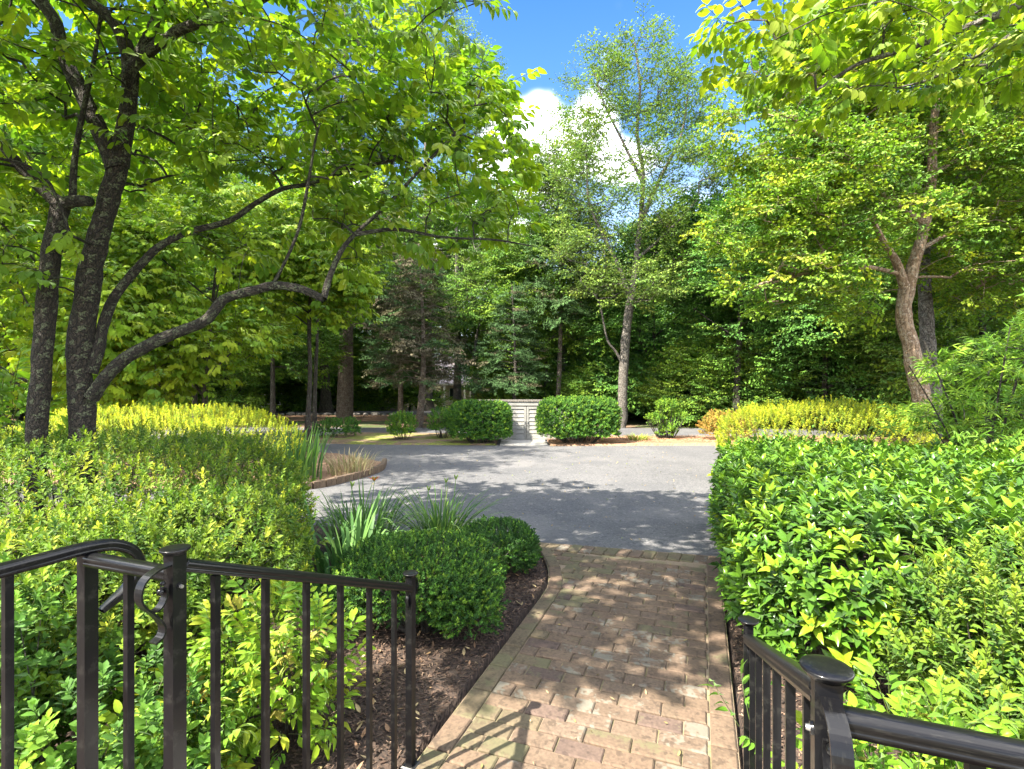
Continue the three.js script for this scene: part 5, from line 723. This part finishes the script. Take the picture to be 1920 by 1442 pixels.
// tall pale-limbed tree in the middle
{
  const b = G(4.3, 20.6, -0.1), rng = rngOf(415), D = 20.6;
  const limbs = [{ pts: [b, ...seg([[1166, 790], [1168, 720], [1172, 650], [1178, 590], [1186, 540]], D, D)], r0: 0.22, r1: 0.16, sides: 12, flare: 0.3 }, { pts: seg([[1186, 545], [1194, 480], [1202, 400], [1206, 330], [1195, 250], [1200, 160], [1190, 80]], D, D), r0: 0.14, r1: 0.04, sides: 9 }, { pts: seg([[1182, 560], [1160, 500], [1130, 440], [1105, 380], [1100, 300]], D, D - 0.6), r0: 0.11, r1: 0.03, sides: 8 }, { pts: seg([[1200, 420], [1240, 330], [1275, 260], [1290, 180]], D, D - 0.5), r0: 0.1, r1: 0.03, sides: 8 }, { pts: seg([[1204, 340], [1165, 260], [1135, 200], [1110, 120]], D, D - 0.3), r0: 0.08, r1: 0.02, sides: 7 }, { pts: seg([[1190, 490], [1235, 450], [1285, 400], [1310, 370]], D, D - 0.8), r0: 0.08, r1: 0.02, sides: 7 }, { pts: seg([[1172, 690], [1155, 660], [1140, 640], [1120, 560], [1090, 530]], D, D - 0.5), r0: 0.07, r1: 0.02, sides: 7 }];
  const L = [[5.0, 14.0, 20.6, 1.7, 1.6, 1.6, 0.4], [3.2, 13.4, 20.4, 1.2, 1.3, 1.2, 0.4], [6.6, 12.6, 20.2, 1.2, 1.3, 1.2, 0.9], [4.2, 11.2, 20.6, 1.9, 1.4, 1.6, 0.6], [2.9, 9.6, 20.2, 1.1, 1.1, 1.1, 0.7], [6.6, 9.8, 20.2, 1.4, 1.1, 1.3, 0.8], [4.6, 8.2, 20.4, 2.2, 1.0, 1.6, 0.7], [2.6, 6.9, 20, 1.1, 0.8, 1.1, 0.9], [6.9, 7.0, 20.2, 1.2, 0.9, 1.2, 0.9], [4.4, 5.6, 20, 2.0, 0.8, 1.4, 0.6]];
  tree('tulip_tree', 'tall airy tree with pale forked limbs against the blue sky', { seed: 416, base: b, limbs, targets: lobes(rng, 600, L, 0.55, 0.8), sp: SP.birch, bark: M.barkGrey, per: 3, jit: 0.5, leafScale: 1.0, lift: 0.3, centre: G(4.4, 20.6, 9), grow: { rTip: 0.007, sides: 4, steps: 4, sag: -0.02 } });
}
// ---------------------------------------------------------------- the wood
// big pine trunk and its neighbours
conifer('pine_tree', 'large pine with a thick straight brown trunk across the driveway', { seed: 421, x: -8.4, D: 26, h: 21, cr: 3.6, cb: 5.8, r: 0.46, bark: M.barkPine, gap: 0.75, drop: 0.35, tone: [4, 3, 2, 3, 2], leafScale: 1.7, bare: (t) => 0.6 * (1 - t) });
conifer('hemlock_tree', 'brown-tinged conifer with layered boughs just left of the boxy hedge', { seed: 422, x: -3.75, D: 20.9, h: 7.4, cr: 2.2, cb: 1.9, r: 0.17, bark: M.barkPine, gap: 0.22, tone: [2, 2, 1, 5, 4], leafScale: 1.0, bare: (t) => 0.35 * (1 - t) });
conifer('hemlock_tree', 'dull green conifer filling the gap left of the brown-tinged one', { seed: 423, x: -5.1, D: 23.6, h: 8.2, cr: 1.7, cb: 2.2, r: 0.15, gap: 0.26, tone: [3, 3, 2, 3, 2], leafScale: 1.0, bark: M.barkPine });
conifer('hemlock_tree', 'dark feathery conifer rising behind the white enclosure', { seed: 424, x: 0.0, D: 21.2, h: 5.8, cr: 1.5, cb: 1.7, r: 0.1, gap: 0.22, tone: [4, 5, 1, 0.6, 0], leafScale: 0.9 });
woodTree('woodland_tree', 'rounded mid-green tree standing right behind the white enclosure', { seed: 425, x: 1.6, D: 24, h: 8.6, cr: 2.4, cb: 1.4, r: 0.1, sp: SP.broad, n: 380, per: 5, tone: [3, 2, 4, 1, 3] });
conifer('pine_tree', 'slender straight pole of a pine above the enclosure', { seed: 426, x: 1.95, D: 22.5, h: 11.5, cr: 1.8, cb: 4.4, r: 0.13, bark: M.barkPine, gap: 0.4, drop: 0.05, tone: [3, 1, 5, 1, 0], leafScale: 1.2 });
woodTree('woodland_tree', 'grey trunk with ivy-green crown just left of the cream house', { seed: 431, x: -2.75, D: 26, h: 13, cr: 3.2, cb: 4.4, r: 0.25, sp: SP.broad, bark: M.barkGrey, n: 240, per: 5 });
woodTree('woodland_tree', 'thin leaning grey tree in front of the cream house', { seed: 432, x: -1.9, D: 24.5, h: 9.5, cr: 2.0, cb: 3.6, r: 0.11, sp: SP.birch, bark: M.barkGrey, n: 130, per: 4, lean: [1.4, 0] });
woodTree('woodland_tree', 'slim dark trunk left of the pine with a bough to the right', { seed: 433, x: -10.3, D: 22.3, h: 10, cr: 2.8, cb: 3.0, r: 0.13, sp: SP.broad, n: 220, per: 5 });
woodTree('woodland_tree', 'crooked dark forked tree leaning just left of the pine', { seed: 434, x: -11.3, D: 31.5, h: 13, cr: 4.2, cb: 3.8, r: 0.36, sp: SP.broad, n: 300, per: 5, lean: [-2.4, 0] });
woodTree('woodland_tree', 'very tall leafy tree behind the dogwood crown, reaching the top of the picture', { seed: 435, x: -5.6, D: 34, h: 28, cr: 5.2, cb: 7, sp: SP.birch, bark: M.barkGrey, n: 620, per: 5, leafScale: 1.15, lobes: 14 });
woodTree('woodland_tree', 'dense mid-green tree filling the gap between dogwood and pale-limbed tree', { seed: 436, x: -2.2, D: 30, h: 12.8, cr: 3.3, cb: 3.4, sp: SP.deep, n: 330, per: 5 });
woodTree('woodland_tree', 'slim bright green tree directly left of the pale-limbed tree', { seed: 437, x: 2.4, D: 24.6, h: 13.4, cr: 2.4, cb: 3, r: 0.12, sp: SP.birch, n: 400, per: 4, bark: M.barkGrey });
// sunlit understory on the left
const under = (x, D, h, cr, cb, seed, label, n = 380) => woodTree('understory_tree', label, { seed, x, D, h, cr, cb, r: 0.09, sp: SP.understory, n, per: 7, jit: 0.5, leafScale: 1.25, tone: [4, 4, 3, 2, 2], forks: 6, grow: { rTip: 0.004, sides: 3, steps: 3 } });
under(-6.9, 11.6, 5.4, 2.3, 1.7, 441, 'sunlit yellow-green small tree behind the long low limb', 520);
under(-9.2, 10.2, 6.4, 2.4, 1.6, 442, 'yellow-green small tree seen between the two dark trunks', 480);
under(-5.2, 13.2, 6.0, 1.6, 3.5, 443, 'small bright tree whose leaves hang below the long limb', 330);
under(-12.5, 12.5, 8.5, 2.9, 1.5, 444, 'bright tree at the far left edge beyond the trunks', 480);
under(-9.5, 15.5, 8.6, 2.7, 2.4, 445, 'taller bright tree behind the other sunlit small trees', 460);
under(-6.8, 17.8, 9.0, 2.2, 4.6, 446, 'bright green tree over the mossy verge left of the pine', 360);
// a tall oak just outside the picture on the left, whose shade falls across the driveway
woodTree('oak_tree', 'leafy oak beyond the left edge casting dappled shade across the driveway', { seed: 447, x: -9.6, D: 7.1, h: 13.5, cr: 2.7, cb: 6, r: 0.2, sp: SP.broad, n: 130, per: 4, gap: 1.4, leafScale: 1.2, lean: [0, 0] });
// understory on the right
woodTree('woodland_tree', 'dark-trunked tree with a bare twiggy tangle right of centre', { seed: 451, x: 8.9, D: 20.5, h: 10, cr: 2.8, cb: 2.4, r: 0.17, sp: SP.deep, n: 330, per: 5 });
woodTree('woodland_tree', 'dense green tree between the amber shrub and the dark trunk', { seed: 452, x: 6.4, D: 23.4, h: 9, cr: 2.8, cb: 1.2, r: 0.12, sp: SP.deep, n: 420, per: 5 });
woodTree('woodland_tree', 'dense green tree behind the yellow hedge', { seed: 453, x: 11.6, D: 19.2, h: 8.5, cr: 2.8, cb: 0.8, r: 0.13, sp: SP.deep, n: 420, per: 5 });
woodTree('woodland_tree', 'green tree left of the tan forked trunk', { seed: 454, x: 14.6, D: 22, h: 11, cr: 3.4, cb: 1.4, sp: SP.deep, n: 420, per: 5 });
woodTree('woodland_tree', 'light green tree behind the wispy shrub at the right edge', { seed: 455, x: 13.2, D: 14.4, h: 8.6, cr: 2.7, cb: 1.5, r: 0.13, sp: SP.broad, n: 380, per: 5, tone: [3, 2, 4, 1, 3] });
woodTree('woodland_tree', 'tall tree at the right edge beyond the tan forked tree', { seed: 456, x: 19, D: 20, h: 16, cr: 4.2, cb: 2.5, sp: SP.broad, n: 480, per: 5 });
// the mass of the wood: a few kinds, each tree of its own
{
  const protos = [
    woodTree('wood_tree', 'leafy forest tree in the thick of the wood beyond the side road', { seed: 461, x: 0, D: 0, y: 0, h: 15, cr: 4.2, cb: 2.6, sp: SP.broad, n: 330, per: 5, leafScale: 1.3, jit: 1 }),
    woodTree('wood_tree', 'leafy forest tree in the thick of the wood beyond the side road', { seed: 462, x: 0, D: 0, y: 0, h: 14, cr: 4.6, cb: 1.6, sp: SP.deep, n: 330, per: 5, leafScale: 1.3, jit: 1 }),
    woodTree('wood_tree', 'leafy forest tree in the thick of the wood beyond the side road', { seed: 463, x: 0, D: 0, y: 0, h: 16, cr: 3.8, cb: 3.2, sp: SP.birch, n: 330, per: 5, leafScale: 1.4, jit: 1, bark: M.barkGrey }),
    woodTree('wood_tree', 'leafy forest tree in the thick of the wood beyond the side road', { seed: 464, x: 0, D: 0, y: 0, h: 5.5, cr: 2.8, cb: 0.5, sp: SP.deep, n: 260, per: 5, leafScale: 1.2, jit: 0.8 })];
  protos.push(woodTree('wood_tree', 'bush', { seed: 465, x: 0, D: 0, y: 0, h: 3.6, cr: 1.9, cb: 0.3, r: 0.04, sp: SP.broad, n: 200, per: 5, leafScale: 0.95, jit: 0.5, tone: [3, 1, 4, 0.5, 4] }));
  const rng = rngOf(470), used = [0, 0, 0, 0, 0], taken = new Map();
  const put = (k, x, D, s, sy = s) => { const o = used[k]++ ? protos[k].clone() : protos[k]; if (used[k] > 1) { o.name = numbered('wood_tree'); scene.add(o); } const px = 960 + x / D * 970, zone = px < 130 ? 'at the left edge behind the dark trunks' : px < 380 ? 'behind the long low limb' : px < 600 ? 'between the low limb and the big pine' : px < 760 ? 'behind the big pine trunk' : px < 1000 ? 'behind the house and conifers' : px < 1180 ? 'behind the white enclosure' : px < 1440 ? 'right of the pale-limbed tree' : px < 1700 ? 'behind the yellow right-hand hedge' : 'behind the tan forked tree', what = ['spreading mid-green tree', 'dense dark tree', 'slim light green tree', 'low bushy thicket tree', 'bright low bush'][k], row = D < 24 ? 'close' : D < 32 ? 'in the first row' : D < 42 ? 'in the second row' : D < 54 ? 'in the third row' : D < 70 ? 'deep in the wood' : 'farthest back';
    const again = (what + row + zone), nth = taken.get(again) ?? 0; taken.set(again, nth + 1);
    o.userData = { label: (['', 'next ', 'third ', 'fourth '][nth] ?? '') + what + ' ' + row + ' ' + zone.replaceAll('the ', ''), category: 'tree', group: 'trees in the far wood' }; o.position.set(x, groundY(x, D), -D); o.rotation.y = rng() * 6.28; o.scale.set(s, sy, s); };
  // rows [depth, from, to, spacing, height factor]
  for (const [D0, x0, x1, step, hf] of [[37, -40, -9, 5.0, 1.15], [37, 5, 40, 5.0, 0.95], [46, -50, 50, 6.5, 0.95], [60, -62, 66, 8, 1.2], [28, -34, -14, 4.2, 1.0], [27, 12, 34, 4.2, 0.95], [17, -30, -14, 4, 0.8], [80, -80, 84, 11, 1.5]]) for (let x = x0; x <= x1; x += step * (0.8 + 0.4 * rng())) {
    const D = D0 + (rng() - 0.5) * 5, px = 960 + x / D * 970, gapK = smooth(160, 60, Math.abs(px - 1000)), k = Math.floor(rng() * 3), s = hf * (0.8 + 0.4 * rng());
    if (px > 790 && px < 960 && D > 32 && D < 50) continue;
    put(k, x, D, s, s * lerp(1, D > 55 ? 0.62 : 0.62, gapK));
  }
  for (const [x, D, s] of [[-13, 34.5, 0.8], [-18, 33, 0.9], [-22, 30, 1], [-9, 36, 0.7], [3.6, 27, 0.6], [5.5, 30, 0.8], [8, 27, 0.8], [10, 25, 0.7], [13, 25.5, 0.9], [16.5, 24, 0.9], [1, 33, 0.8], [-16, 24, 0.7], [-19, 20, 0.9], [9.5, 22.5, 0.6], [7.5, 33, 1], [-24, 16, 1], [18, 15, 0.9], [20, 17, 1.1], [-12, 39, 0.8], [3, 38, 0.9]]) put(3, x, D, s);
  for (const [x, D, s] of [[-15.5, 22.4, 1], [-13, 23.6, 0.9], [-17.5, 25.6, 1.1], [-11.8, 35.6, 1.2], [-14.5, 35.2, 1.3], [-7, 35.5, 1.1], [-0.9, 24.4, 0.8], [3.0, 23.2, 0.6], [7.6, 22.2, 0.9], [10.2, 21.6, 0.9], [12.6, 22.6, 1], [15.2, 19.8, 1], [13.6, 17.4, 0.9], [16.4, 17, 1.1], [-19.5, 23, 1.2]]) put(4, x, D, s);
}
console.log('triangles, instances', ...(() => { let t = 0, n = 0, m = 0; scene.traverse((o) => { if (o.isInstancedMesh) n += o.count; else if (o.isMesh) { t += (o.geometry.index ? o.geometry.index.count : o.geometry.attributes.position.count) / 3; m++; } }); return [t, n, m]; })());

// ---------------------------------------------------------------- render
const renderer = new THREE.WebGLRenderer({ antialias: true });
renderer.setSize(1024, 769);
renderer.toneMapping = THREE.LinearToneMapping;
renderer.toneMappingExposure = EXPOSURE;
renderer.shadowMap.enabled = true;
renderer.render(scene, camera);
